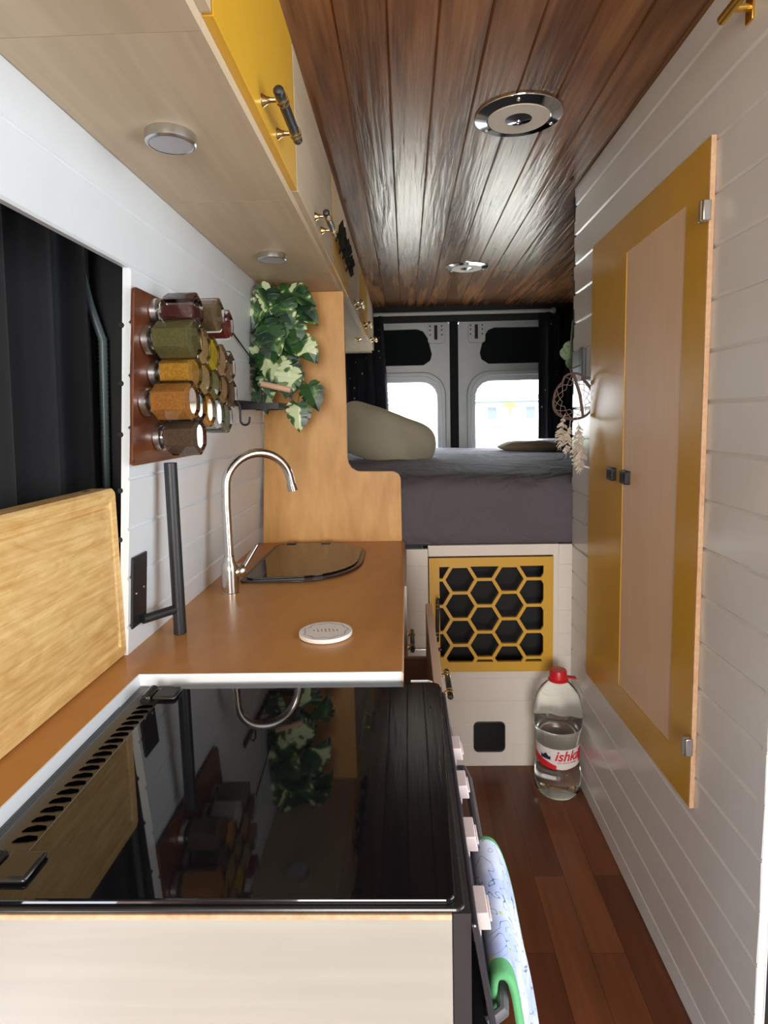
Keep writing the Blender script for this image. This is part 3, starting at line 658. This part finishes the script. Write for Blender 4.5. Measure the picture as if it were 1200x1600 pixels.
spots = [(-.375, 1.78, 1.575, -.4, -.6), (-.36, 1.80, 1.575, .7, -.5), (-.39, 1.76, 1.565, .2, -1), (-.33, 1.80, 1.565, .8, -.3), (-.40, 1.77, 1.545, -.5, -.9), (-.35, 1.76, 1.540, .5, -.9),
 (-.315, 1.80, 1.530, .8, -.6), (-.385, 1.78, 1.515, -.5, -.5), (-.36, 1.77, 1.500, .1, -1), (-.41, 1.80, 1.490, -.3, -.9), (-.33, 1.79, 1.495, .3, -1), (-.395, 1.75, 1.465, .4, -.8),
 (-.36, 1.78, 1.450, .6, -.8), (-.42, 1.79, 1.445, -.5, -.6), (-.375, 1.76, 1.420, -.2, -1), (-.40, 1.78, 1.410, -.7, -.7), (-.345, 1.80, 1.400, -.1, -1), (-.405, 1.76, 1.380, .3, -1),
 (-.375, 1.77, 1.370, .4, -.9), (-.42, 1.80, 1.350, -.2, -1), (-.345, 1.79, 1.360, .5, -.8), (-.395, 1.78, 1.340, .1, -1), (-.33, 1.77, 1.345, -.1, -1), 
 (-.30, 1.79, 1.43, .5, -.7), (-.425, 1.81, 1.300, .1, -1), (-.345, 1.80, 1.355, .15, -1)]
for i, (a, b, c, dx, dz) in enumerate(spots):
    sz = .068 + .018 * rnd.random(); L(a + rnd.uniform(-.006, .006), b, c, dx, dz, sz, rnd.uniform(-.5, .5))
    stm.tube([(-.385, 1.815, min(1.59, c + .05)), ((a - .385) / 2, 1.80, c + .02), (a, b, c)], .0014, 5)
for (a, b, c, dx, dz) in ((-.288, 1.80, 1.300, .45, -.9), (-.318, 1.79, 1.245, .1, -1), (-.31, 1.80, 1.425, .75, -.7)): L(a, b, c, dx, dz, .078, .1)
stm.tube([(-.385, 1.81, 1.36), (-.34, 1.80, 1.34), (-.30, 1.80, 1.31), (-.288, 1.80, 1.30)], .0015, 5); stm.tube([(-.30, 1.80, 1.31), (-.315, 1.79, 1.26), (-.318, 1.79, 1.245)], .0013, 5)
stm.tube([(-.385, 1.82, 1.592), (-.39, 1.815, 1.45), (-.395, 1.82, 1.30)], .0025, 6)
lf.build('leaves', LEAF, pl, smooth=False, solid=.0008); stm.build('stem', STEM, pl, smooth=True)

# ================================================================== OVERHEAD CABINETS
ZB = 1.60; XF = -.2035
segs = [(-.65, .085, 'p', None, 'first pale birch overhead cabinet, nearest and mostly out of view'), (.085, .665, 'p', None, 'pale birch overhead cabinet before the bright yellow door'),
        (.665, 1.155, 'y', .935, 'overhead cabinet with bright yellow door and a large black and brass handle'),
        (1.155, 1.72, 'p', 1.425, 'pale birch overhead cabinet next after the bright yellow door, with one handle'),
        (1.72, 2.16, 'y', None, 'yellow overhead cabinet decorated with black butterflies'),
        (2.16, 2.68, 'p', 2.43, 'pale birch overhead cabinet just past the wooden end panel'),
        (2.68, 3.20, 'y', 2.96, 'yellow overhead cabinet above the bed'),
        (3.20, 3.84, 'p', 3.50, 'last pale overhead cabinet by the rear doors')]
for (y0, y1, kd, hy, lab) in segs:
    c = thing('overhead_cabinet', lab, 'cabinet', (-.33, (y0 + y1) / 2, ZB), 'overhead cabinets along the left side')
    b = MB(); X = lambda p: Vector((p.x if p.x > -.3 else XL(p.z) + .002, p.y, p.z))
    b.box(-.5, XF, y0 + .0005, y1 - .0005, ZB, ZC - .002, X); b.build('body', PLY, c)
    dz0 = ZB + (.016 if y1 < 2.1 or True else 0)
    d = MB(); d.mat(0).box(XF, XF + .012, y0 + .003, y1 - .003, dz0, ZC - .03)
    d.mat(1).box(XF + .0005, XF + .0115, y1 - .003, y1 - .0015, dz0, ZC - .03)
    d = d.build('door', [YELLOW if kd == 'y' else PLY, PLYE], c, bevel=.0008)
    if hy: handle('handle', (XF + .012, hy, 1.640), (0, 1, 0), (1, 0, 0), .155, d, 1, .0075)
for i, (y, z, s_) in enumerate(((1.78, 1.715, 1.0), (1.87, 1.705, .85), (1.96, 1.712, 1.1), (2.07, 1.70, .9))):
    m = MB(); x = XF + .013
    for sg in (1, -1):
        def wp(a, b_): return Vector((x + .006 + abs(a) * .55, y + sg * a * s_, z + b_ * s_))
        m.add([wp(.001, .0), wp(.010, .026), wp(.034, .034), (wp(.040, .014)), wp(.028, .0)], [(0, 1, 2, 3, 4)])
        m.add([wp(.001, .0), wp(.028, .0), wp(.032, -.022), wp(.016, -.036), wp(.004, -.014)], [(0, 1, 2, 3, 4)])
    b = m.build('butterfly_ornament', BLACKM, None, solid=.001)
    b.location = (0, 0, 0)
    nm = ['nearest', 'second', 'third', 'farthest'][i]
    tag(b, f'black butterfly ornament on the yellow overhead cabinet, {nm} of the four in the row', 'ornament', 'black butterflies on the yellow cabinet')
    MB().tube([(x, y, z - .016), (x + .006, y, z), (x, y, z + .018)], .003, 6).build('body', BLACKM, b)
for (x, y, lab) in ((-.322, .885, 'near round silver puck light under the overhead cabinets'), (-.319, 1.515, 'far round silver puck light under the overhead cabinets, close to the plant')):
    p = thing('puck_light', lab, 'light', (x, y, ZB), 'puck lights under the overhead cabinets')
    r_ = .0345
    MB().lathe((x, y, ZB), (0, 0, -1), [(r_ - .0005, 0), (r_, .001), (r_, .0135), (r_ - .002, .0155), (r_ - .004, .0158), (r_ - .0055, .0145)], 40, cap=True).build('housing', STEEL, p, smooth=True)
    MB().lathe((x, y, ZB - .0143), (0, 0, -1), [(r_ - .005, 0), (r_ - .0055, .0008), (.001, .0012)], 40).build('diffuser', plain('grey_diffuser', srgb(196, 196, 202), .3), p, smooth=True)
o = MB().lathe((-.235, 3.1, ZB), (0, 0, -1), [(.02, 0), (.02, .006), (.006, .012), (.006, .02)], 16).build('catch_knob', BRASS, None, smooth=True)
tag(o, 'small brass knob under the last overhead cabinets', 'knob')

# ================================================================== CEILING LIGHTS
for (x, y, r_, lab) in ((.278, 1.515, .103, 'near round chrome-rimmed ceiling light on the pine boards'), (.300, 2.965, .102, 'far round ceiling light over the bed')):
    p = thing('ceiling_light', lab, 'light', (x, y, ZC), 'round ceiling lights')
    MB().lathe((x, y, ZC), (0, 0, -1), [(r_, 0), (r_, .002), (r_ * .99, .0035), (r_ * .72, .0085), (r_ * .70, .0075)], 56).build('rim', plain('mirror_chrome', (.8, .82, .85), .08, metal=1), p, smooth=True)
    MB().lathe((x, y, ZC - .007), (0, 0, -1), [(r_ * .70, 0), (r_ * .69, .0025), (r_ * .34, .004), (r_ * .30, .0025)], 48).build('diffuser', plain('cream_diffuser', srgb(228, 222, 206), .5), p, smooth=True)
    MB().lathe((x, y, ZC - .0095), (0, 0, -1), [(r_ * .30, 0), (r_ * .06, .004), (r_ * .05, .007), (.001, .008)], 32).build('centre_cap', plain('mirror_chrome', (0, 0, 0)), p, smooth=True)
    for a in (-100, 20, 140): MB().lathe((x + r_ * .86 * cos(radians(a)), y + r_ * .86 * sin(radians(a)), ZC - .005), (0, 0, -1), [(.005, 0), (.004, .003), (.001, .0038)], 12).build('screw', STEEL, p, smooth=True)

# ================================================================== WARDROBE DOOR + RIGHT WALL
wd = thing('wardrobe_door', 'tall ochre wardrobe door with a pale recessed panel in the right wall', 'door', (XR - .006, 1.108, .42))
Xd = lambda u, v, d: Vector((XR - .009 + d, u, v))
holes_plate('frame', [(1.108, .440), (1.775, .417), (1.764, 1.662), (1.106, 1.668)], [[(1.200, .520), (1.497, .507), (1.499, 1.577), (1.192, 1.583)]], .008, Xd, OCHRE, wd, .0008)
MB().prism([(1.196, .515), (1.500, .502), (1.502, 1.580), (1.190, 1.587)], .003, lambda u, v, d: Vector((XR - .0072 + d, u, v))).build('panel', BEECH, wd)
MB().box(XR - .0092, XR - .0005, 1.1020, 1.1060, .440, 1.668).build('edge_strip', PLYE, wd)
for y, z in ((1.562, 1.043), (1.470, 1.043)):
    xx_ = XR - .009 if y > 1.5 else XR - .0072
    k = MB().prism(rrect(y - .021, y + .021, z - .0165, z + .0165, .004), -.012, lambda u, v, d: Vector((xx_ + d, u, v))).build('latch', BLACK, wd, bevel=.0015)
    MB().prism(rrect(y - .005, y + .010, z - .009, z + .009, .002), -.002, lambda u, v, d: Vector((xx_ - .012 + d, u, v))).build('latch_button', BLACKM, k)
for z in (1.541, .570):
    k = MB(); k.box(XR - .026, XR - .012, 1.088, 1.108, z - .017, z + .017); k.cyl((XR - .022, 1.098, z - .018), (XR - .022, 1.098, z + .018), .006, seg=12)
    k.build('hinge', STEEL, wd, bevel=.0015, smooth=True)
gh = MB(); gh.lathe((XR - .045, 1.035, 1.800), (1, 0, 0), [(0, 0), (.011, .001), (.012, .003), (.012, .045)], 20)
gh = MB(); gh.mat(0).cyl((XR - .030, 1.040, 1.812), (XR - .030, .955, 1.812), .0075, seg=20); gh.cyl((XR - .030, 1.010, 1.812), (XR, 1.010, 1.812), .006, seg=12); gh.box(XR - .004, XR, 1.0, 1.02, 1.79, 1.83)
tag(gh.build('brass_handle', plain('gold_brass', (.86, .56, .12), .25, metal=1), smooth=True, bevel=.0008), 'gold brass bar handle at the top right of the white wall', 'handle')

# switch, dreamcatcher
sw = thing('wall_switch', 'dark grey switch panel on the white wall above the dreamcatcher', 'switch', (XR - .001, 1.89, 1.345))
MB().box(XR - .012, XR, 1.845, 1.950, 1.300, 1.392).build('plate', plain('grey_switch', srgb(96, 98, 104), .4), sw, bevel=.002)
MB().box(XR - .016, XR - .011, 1.835, 1.868, 1.296, 1.395).build('rocker', plain('dark_switch', srgb(48, 48, 54), .4), sw, bevel=.002)
dc = thing('dreamcatcher', 'brown twig dreamcatcher with pale feathers hanging on the white wall by the bed', 'dreamcatcher', (.505, 1.80, 1.31))
C0 = Vector((.492, 1.805, 1.243)); U = Vector((.115, -.075, 0)).normalized()
ringp = []
for k in range(49):
    a = k / 48 * 2 * pi; r_ = .060 * (1 + .02 * sin(5 * a)); vz = .061 * cos(a) + (.012 if cos(a) > .8 else 0)
    ringp.append(C0 + U * r_ * sin(a) * (1 - .15 * cos(a)) + Vector((0, 0, vz)))
m = MB().tube(ringp, .0034, 8).tube([p + Vector((.002, -.002, .003)) for p in ringp[5:40]], .0022, 6)
m.tube([C0 + Vector((0, 0, .06)), C0 + U * -.01 + Vector((0, 0, .085)), Vector((.530, 1.84, 1.345))], .002, 6)
m.tube([C0 + Vector((0, 0, .072)), C0 + U * .02 + Vector((0, 0, .01)), C0 + U * .03 + Vector((0, 0, -.055))], [.004, .005, .004], 8)
TWIG = plain('brown_twig', srgb(96, 76, 68), .8, var=.2, vs=120)
m.build('ring', TWIG, dc, smooth=True)
m = MB(); n = 12
pr = [C0 + (ringp[int(k * 48 / n)] - C0) for k in range(n)]
for lev in range(3):
    nx = [(pr[k] + pr[(k + 1) % n]) / 2 * 1 for k in range(n)]; nx = [C0 + (p - C0) * .84 for p in nx]
    for k in range(n): m.tube([pr[k], nx[k]], .0008, 4); m.tube([nx[k], pr[(k + 1) % n]], .0008, 4)
    pr = nx
m.build('web', plain('web_string', srgb(150, 130, 118), .8), dc)
def feather(m, p, L_, wd_, dr):
    p = Vector(p); d = Vector(dr).normalized(); s0 = U
    for j in range(9):
        t = j / 8; c = p + d * L_ * t; w_ = wd_ * sin(pi * (t * .85 + .1)) + .002
        for sg in (-1, 1):
            for q in range(2):
                aa = c + d * rnd.uniform(-.004, .004); b_ = aa + s0 * sg * w_ + d * rnd.uniform(.004, .016) + Vector((rnd.uniform(-.3, .3), -1, 0)) * rnd.uniform(-.3, .8) * w_
                m.add([aa, aa + d * .005, b_ + d * .004, b_], [(0, 1, 2, 3)])
fm = [MB() for _ in range(5)]
sp_ = [((.462, 1.80, 1.185), .075, .016), ((.480, 1.795, 1.160), .07, .013), ((.505, 1.79, 1.165), .065, .014), ((.500, 1.80, 1.118), .075, .020), ((.516, 1.785, 1.110), .075, .016)]
for m, (p, L_, w_) in zip(fm, sp_):
    feather(m, p, L_, w_, (rnd.uniform(-.15, .15), 0, -1)); m.tube([C0 + (Vector(p) - C0) * .75 + Vector((0, 0, 0)), p, Vector(p) + Vector((0, 0, -L_))], .0009, 5)
    m.build('feather', plain('pale_feather', srgb(196, 184, 168), .95, var=.25, vs=60), dc, solid=.0006)
# green leaf garland behind the wall edge
m = MB()
for (x, z, dx, dz) in ((.535, 1.43, -.6, -.6), (.535, 1.405, -.9, -.2), (.54, 1.385, -.5, -.8)):
    p = Vector((x + .045, 2.08, z)); pts = [(p.x + dx * .035 + .028 * cos(a), p.y + .004 * sin(3 * a), p.z + dz * .02 + .024 * sin(a)) for a in [k * pi / 8 for k in range(16)]]
    m.add(pts, [tuple(range(16))])
m.tube([(.62, 2.05, 1.899), (.60, 2.05, 1.60), (.56, 2.07, 1.50), (.555, 2.08, 1.40)], .002, 6)
tag(m.build('leaf_garland', plain('pale_green_leaf', srgb(128, 152, 116), .6, var=.15), solid=.002), 'pale green round-leaved sprig peeking from behind the white wall end', 'plant')

# ================================================================== BED AREA
bd = thing('bed', 'raised bed with a fitted dark grey sheet filling the rear of the van', 'bed', (.35, 2.9, .80))
def mattress():
    x0, x1, y0, y1, z0, z1 = -.44, 1.14, YB + .003, 3.93, .776, .992; m = MB(); nx, ny = 90, 70; r = .045
    def f(x, y, z, nrm):
        w_ = noise.noise(Vector((x * 4, y * 2.2, z * 5))) * .010 + noise.noise(Vector((x * 11 + y * 5, y * 6, z * 8))) * .004
        return Vector((x, y, z)) + nrm * w_
    prof = []
    # profile front face up then over the top toward the rear
    pts = [(y0 + .01, z0)] + [(y0 + (.0 if i else .0), z0 + .02 + (z1 - r - z0 - .02) * i / 7) for i in range(8)] + [(y0 + r - r * cos(radians(a)), z1 - r + r * sin(radians(a))) for a in (15, 30, 45, 60, 75, 90)]
    pts += [(y0 + r + (y1 - y0 - r) * (i / 60) ** 1.2, z1) for i in range(1, 61)] + [(y1, z0)]
    for i, (y, z) in enumerate(pts):
        nrm = Vector((0, -1, 0)) if i < 9 else (Vector((0, -.7, .7)) if i < 14 else Vector((0, 0, 1)))
        row = []
        for k in range(nx + 1):
            x = x0 + (x1 - x0) * k / nx; amp = 0 if i in (0, len(pts) - 1) else 1
            if i < 9: amp *= .35
            p = f(x, y, z, nrm * amp)
            if 8 < i < 30: # diagonal pull creases near the front edge
                t = math.exp(-((y - y0 - .10) / .12) ** 2); p.z += .006 * t * sin((x * 1.0 - (y - y0) * 1.6) * 46 + 3 * noise.noise(Vector((x * 3, y * 3, 0))))
            row.append(p)
        m.v += [tuple(p) for p in row]
    for i in range(len(pts) - 1):
        for k in range(nx):
            a = i * (nx + 1) + k; m.f.append([a, a + 1, a + nx + 2, a + nx + 1]); m.m.append(0)
    return m
mo = mattress().build('mattress', SHEET, bd, smooth=True, angle=80)
def cushion(name, c, size, rot, mat, lab, cat, p1=2.6, dent=.0, parent=None):
    m = MB(); nu, nv = 48, 28; R_ = Matrix.Rotation(rot[2], 3, 'Z') @ Matrix.Rotation(rot[1], 3, 'Y') @ Matrix.Rotation(rot[0], 3, 'X'); c = Vector(c)
    sg = lambda a, e: math.copysign(abs(a) ** e, a)
    rows = []
    for j in range(nv + 1):
        v = -pi / 2 + pi * j / nv; row = []
        for i in range(nu):
            u = 2 * pi * i / nu; x = sg(cos(u), .55) * sg(cos(v), .6); y = sg(sin(u), .55) * sg(cos(v), .6); z = sg(sin(v), 1.1)
            edge = max(abs(x), abs(y)); z *= (1 - .55 * edge ** 4)
            p = Vector((x * size[0], y * size[1], z * size[2])); p += p.normalized() * noise.noise(p * 9 + c) * .012
            row.append(c + R_ @ p)
        rows.append(row)
    m.rings(rows, True, False)
    o = m.build(name, mat, parent, smooth=True, angle=180); tag(o, lab, cat); return o
cushion('pillow', (-.115, 3.12, 1.10), (.27, .165, .075), (radians(52), radians(22), radians(-4)), PILLOW, 'large beige pillow propped up at the left side of the bed', 'pillow')
cushion('folded_towel', (.70, 3.45, 1.018), (.18, .09, .034), (0, 0, radians(-4)), TOWELB, 'taupe folded towel lying flat on the bed under the right rear window', 'towel')
tag(MB().box(.80, 1.06, 3.60, 3.86, 1.0, 1.045).build('folded_sheet', plain('white_plastic', (0, 0, 0)), bevel=.012), 'white folded sheet on the bed behind the taupe towel', 'linen')
# curtains at rear
def rear_curt(x0, x1, z0, z1, y, lab, waves=4, taper=0):
    def fn(u, v):
        a = u * waves * 2 * pi; return (x0 + (x1 - x0) * u + taper * v * (u - .0), y + .022 * sin(a) + .008 * sin(2.3 * a), z1 + (z0 - z1) * v)
    o = cloth_grid('rear_curtain', fn, int(waves * 12), 14, NAVY, None, .003, 0); tag(o, lab, 'curtain', 'navy star curtains at the rear'); return o
rear_curt(-.42, -.135, .995, 1.83, 3.90, 'dark navy curtain with tiny white stars gathered left of the rear windows', 4, .035)
rear_curt(.845, 1.13, .995, 1.83, 3.90, 'dark navy curtain with tiny white stars gathered right of the rear windows', 4, 0)
m = MB().cyl((-.42, 3.92, 1.845), (.935, 3.92, 1.845), .012, seg=16); m.cyl((.93, 3.92, 1.845), (.95, 3.92, 1.845), .02, seg=16)
tag(m.build('curtain_rail', plain('grey_white_rail', srgb(175, 175, 170), .4), smooth=True), 'pale grey curtain rail above the rear doors', 'rail')
struct(MB().box(XR + .0, 1.15, 1.976, 1.99, .0, ZC).build('wall_wardrobe_back', BLACKM))

# honeycomb door
hd = thing('honeycomb_door', 'ochre cupboard door with a honeycomb cut-out below the bed', 'door', (.278, YB, .345))
yf = YB - .012; xo0, xo1, zo0, zo1 = .101, .444, .377, .704
Xh = lambda u, v, d: Vector((u, yf + d, v))
s_ = .0525; pr = .0899; holes = []
def clip_poly(poly):
    for ax, lim, sg in ((0, xo0, 1), (0, xo1, -1), (1, zo0, 1), (1, zo1, -1)):
        out = []
        for k in range(len(poly)):
            p, q = poly[k], poly[(k + 1) % len(poly)]; dp, dq = sg * (p[ax] - lim), sg * (q[ax] - lim)
            if dp >= 0: out.append(p)
            if (dp >= 0) != (dq >= 0):
                t = dp / (dp - dq); out.append((p[0] + (q[0] - p[0]) * t, p[1] + (q[1] - p[1]) * t))
        poly = out
        if len(poly) < 3: return None
    return poly
for i in range(-2, 6):
    for j in range(-4, 5):
        cx = .1685 + i * .0812; cz = .570 + (j + (.5 if i % 2 else 0)) * pr
        c = clip_poly([(cx + (s_ - .0058) * cos(k * pi / 3) * 1.02, cz + (s_ - .0058) * sin(k * pi / 3) * .99) for k in range(6)])
        if not c: continue
        ar = abs(sum(c[k][0] * c[(k + 1) % len(c)][1] - c[(k + 1) % len(c)][0] * c[k][1] for k in range(len(c)))) / 2
        if ar > 2.2e-4: holes.append(c)
holes_plate('honeycomb_frame', [(.067, .343), (.476, .343), (.476, .734), (.067, .734)], holes, .012, Xh, OCHRE, hd)
handle('handle', (.092, yf, .531), (.03, 0, 1), (0, -1, 0), .150, hd, .8, .006)
MB().mat(0).cyl((.018, yf - .012, .427), (.075, yf - .012, .427), .003, seg=10).mat(1).cyl((.072, yf - .012, .427), (.105, yf - .012, .427), .0055, seg=12).mat(0).box(.09, .10, yf - .012, yf, .422, .432).build('bolt', [STEEL, plain('dark_red_grip', srgb(70, 28, 24), .4)], hd, smooth=True)
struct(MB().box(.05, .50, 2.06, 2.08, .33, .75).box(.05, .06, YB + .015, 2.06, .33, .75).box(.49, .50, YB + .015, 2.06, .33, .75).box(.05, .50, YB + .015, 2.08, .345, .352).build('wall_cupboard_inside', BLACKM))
ot = thing('floor_socket_box', 'black rounded square hatch low on the white bed base', 'hatch', (.265, YB, .106))
holes_plate('rim', rrect(.211, .319, .052, .161, .018), [rrect(.215, .315, .056, .157, .015)], .006, lambda u, v, d: Vector((u, YB - .004 + d, v)), BLACK, ot, .001)
MB().prism(rrect(.2145, .3155, .0555, .1575, .015), .003, lambda u, v, d: Vector((u, YB - .0015 + d * .3, v))).build('cover', plain('gloss_black', (.008, .008, .009), .12), ot)

# water bottle
BX, BY = .463, 1.835
wb = thing('water_bottle', 'large clear plastic water bottle with a red cap on the floor by the right wall', 'bottle', (BX, BY, 0))
prof = [(.001, .006), (.03, .004), (.052, .001), (.064, .006), (.0715, .020), (.0725, .05), (.0715, .085), (.066, .105), (.0655, .18), (.067, .20), (.0735, .225), (.0755, .25), (.0745, .285), (.067, .318), (.052, .343), (.036, .360), (.024, .368), (.021, .372), (.021, .385)]
MB().lathe((BX, BY, 0), (0, 0, 1), prof, 48, cap=False).build('shell', PET, wb, smooth=True, angle=60)
wp = [(r_ - .0016, max(h_, .0065)) for r_, h_ in prof if h_ <= .225]; wp = [(.0005, .0065)] + wp[1:] + [(.0722, .226), (.0005, .226)]
MB().lathe((BX, BY, 0), (0, 0, 1), wp, 48, cap=False).build('water', WATER, wb, smooth=True, angle=60)
RED = plain('red_plastic', srgb(205, 30, 40), .35)
c = MB().lathe((BX, BY, 0), (0, 0, 1), [(.031, .368), (.031, .372), (.027, .376), (.026, .398), (.024, .402), (.001, .403)], 32)
c.box(BX + .02, BX + .055, BY - .008, BY + .008, .377, .381, lambda p: Vector((p.x, p.y, p.z - (p.x - BX - .02) * .15)))
c.build('cap', RED, wb, smooth=True, angle=40)
# label band
a0, a1 = radians(-178), radians(-8); LR = .0665
def band(name, fa0, fa1, z0, z1, r, mat, parent, seg=40):
    m = MB(); rings = []
    for k in range(seg + 1):
        t = k / seg; a = fa0 + (fa1 - fa0) * t; z0_ = z0(t) if callable(z0) else z0; z1_ = z1(t) if callable(z1) else z1
        rings.append([(BX + rr_ * cos(a), BY + rr_ * sin(a), z) for rr_, z in ((r, z0_), (r, z1_), (r + .0005, z1_), (r + .0005, z0_))])
    m.rings(rings); return m.build(name, mat, parent, smooth=True, angle=40)
lb = band('label', radians(-200), radians(20), lambda t: .112 + .018 * abs(t - .5) * 1.2 - .004, .172, LR, plain('label_white', srgb(226, 220, 218), .5), wb)
band('label_red_band', radians(-198), radians(-106), lambda t: .116 - .010 * t, lambda t: .150 - .030 * t, LR + .0006, plain('label_red', srgb(208, 36, 44), .5), lb)
band('label_red_edge', radians(-38), radians(18), lambda t: .122, lambda t: .165, LR + .0006, plain('label_red', (0, 0, 0)), lb)
band('label_dark_patch', radians(-150), radians(-122), lambda t: .136, lambda t: .150 - .004 * sin(t * 9), LR + .0010, plain('label_navy', srgb(40, 36, 60), .5), lb)
def wrap_text(txt, size, a_mid, z, r, mat, name, parent, shear=.25, wide=1.0, weight=.0):
    cu = bpy.data.curves.new(name, 'FONT'); cu.body = txt; cu.size = size; cu.align_x = 'CENTER'; cu.shear = shear; cu.extrude = .0003; cu.offset = weight
    to = bpy.data.objects.new(name, cu); COL.objects.link(to); dg = bpy.context.evaluated_depsgraph_get()
    me = bpy.data.meshes.new_from_object(to.evaluated_get(dg)); COL.objects.unlink(to); bpy.data.objects.remove(to)
    org = parent.location.copy(); p = parent.parent
    while p is not None: org += p.location; p = p.parent
    for v in me.vertices:
        a = a_mid + v.co.x * wide / r; rr_ = r + v.co.z + .0006
        v.co = Vector((BX + rr_ * cos(a), BY + rr_ * sin(a), z + v.co.y)) - org
    me.materials.clear(); me.materials.append(mat); o = bpy.data.objects.new(name, me); COL.objects.link(o); o.parent = parent; return o
wrap_text('ishka', .044, radians(-76), .137, LR + .0006, plain('label_red', (0, 0, 0)), 'lettering', lb, .3, .95, .0008)
wrap_text('IRISH SPRING WATER', .0065, radians(-78), .128, LR + .0006, plain('label_red', (0, 0, 0)), 'small_lettering', lb, 0)

# cab behind the camera: unseen closed shell added to keep sky light out
CAB = plain('cab_grey', srgb(120, 122, 125), .8)
struct(MB().box(-.75, -.70, -3.5, -.7, 0, 1.95).box(-.75, 1.35, -3.55, -3.5, 0, 1.95).build('wall_cab', CAB))
struct(MB().box(1.30, 1.35, -3.5, .90, 0, 1.95).build('wall_side_door', CAB))
struct(MB().box(-.75, 1.35, -3.55, -.70, 1.90, 1.95).box(1.2, 1.35, -.7, .95, 1.90, 1.95).build('ceiling_cab', CAB))
struct(MB().box(-.75, 1.35, -3.55, -1.6, -.03, 0).box(1.2, 1.35, -1.6, 0, -.03, 0).box(1.19, 1.35, 0, .95, -.03, 0).build('floor_cab', CAB))
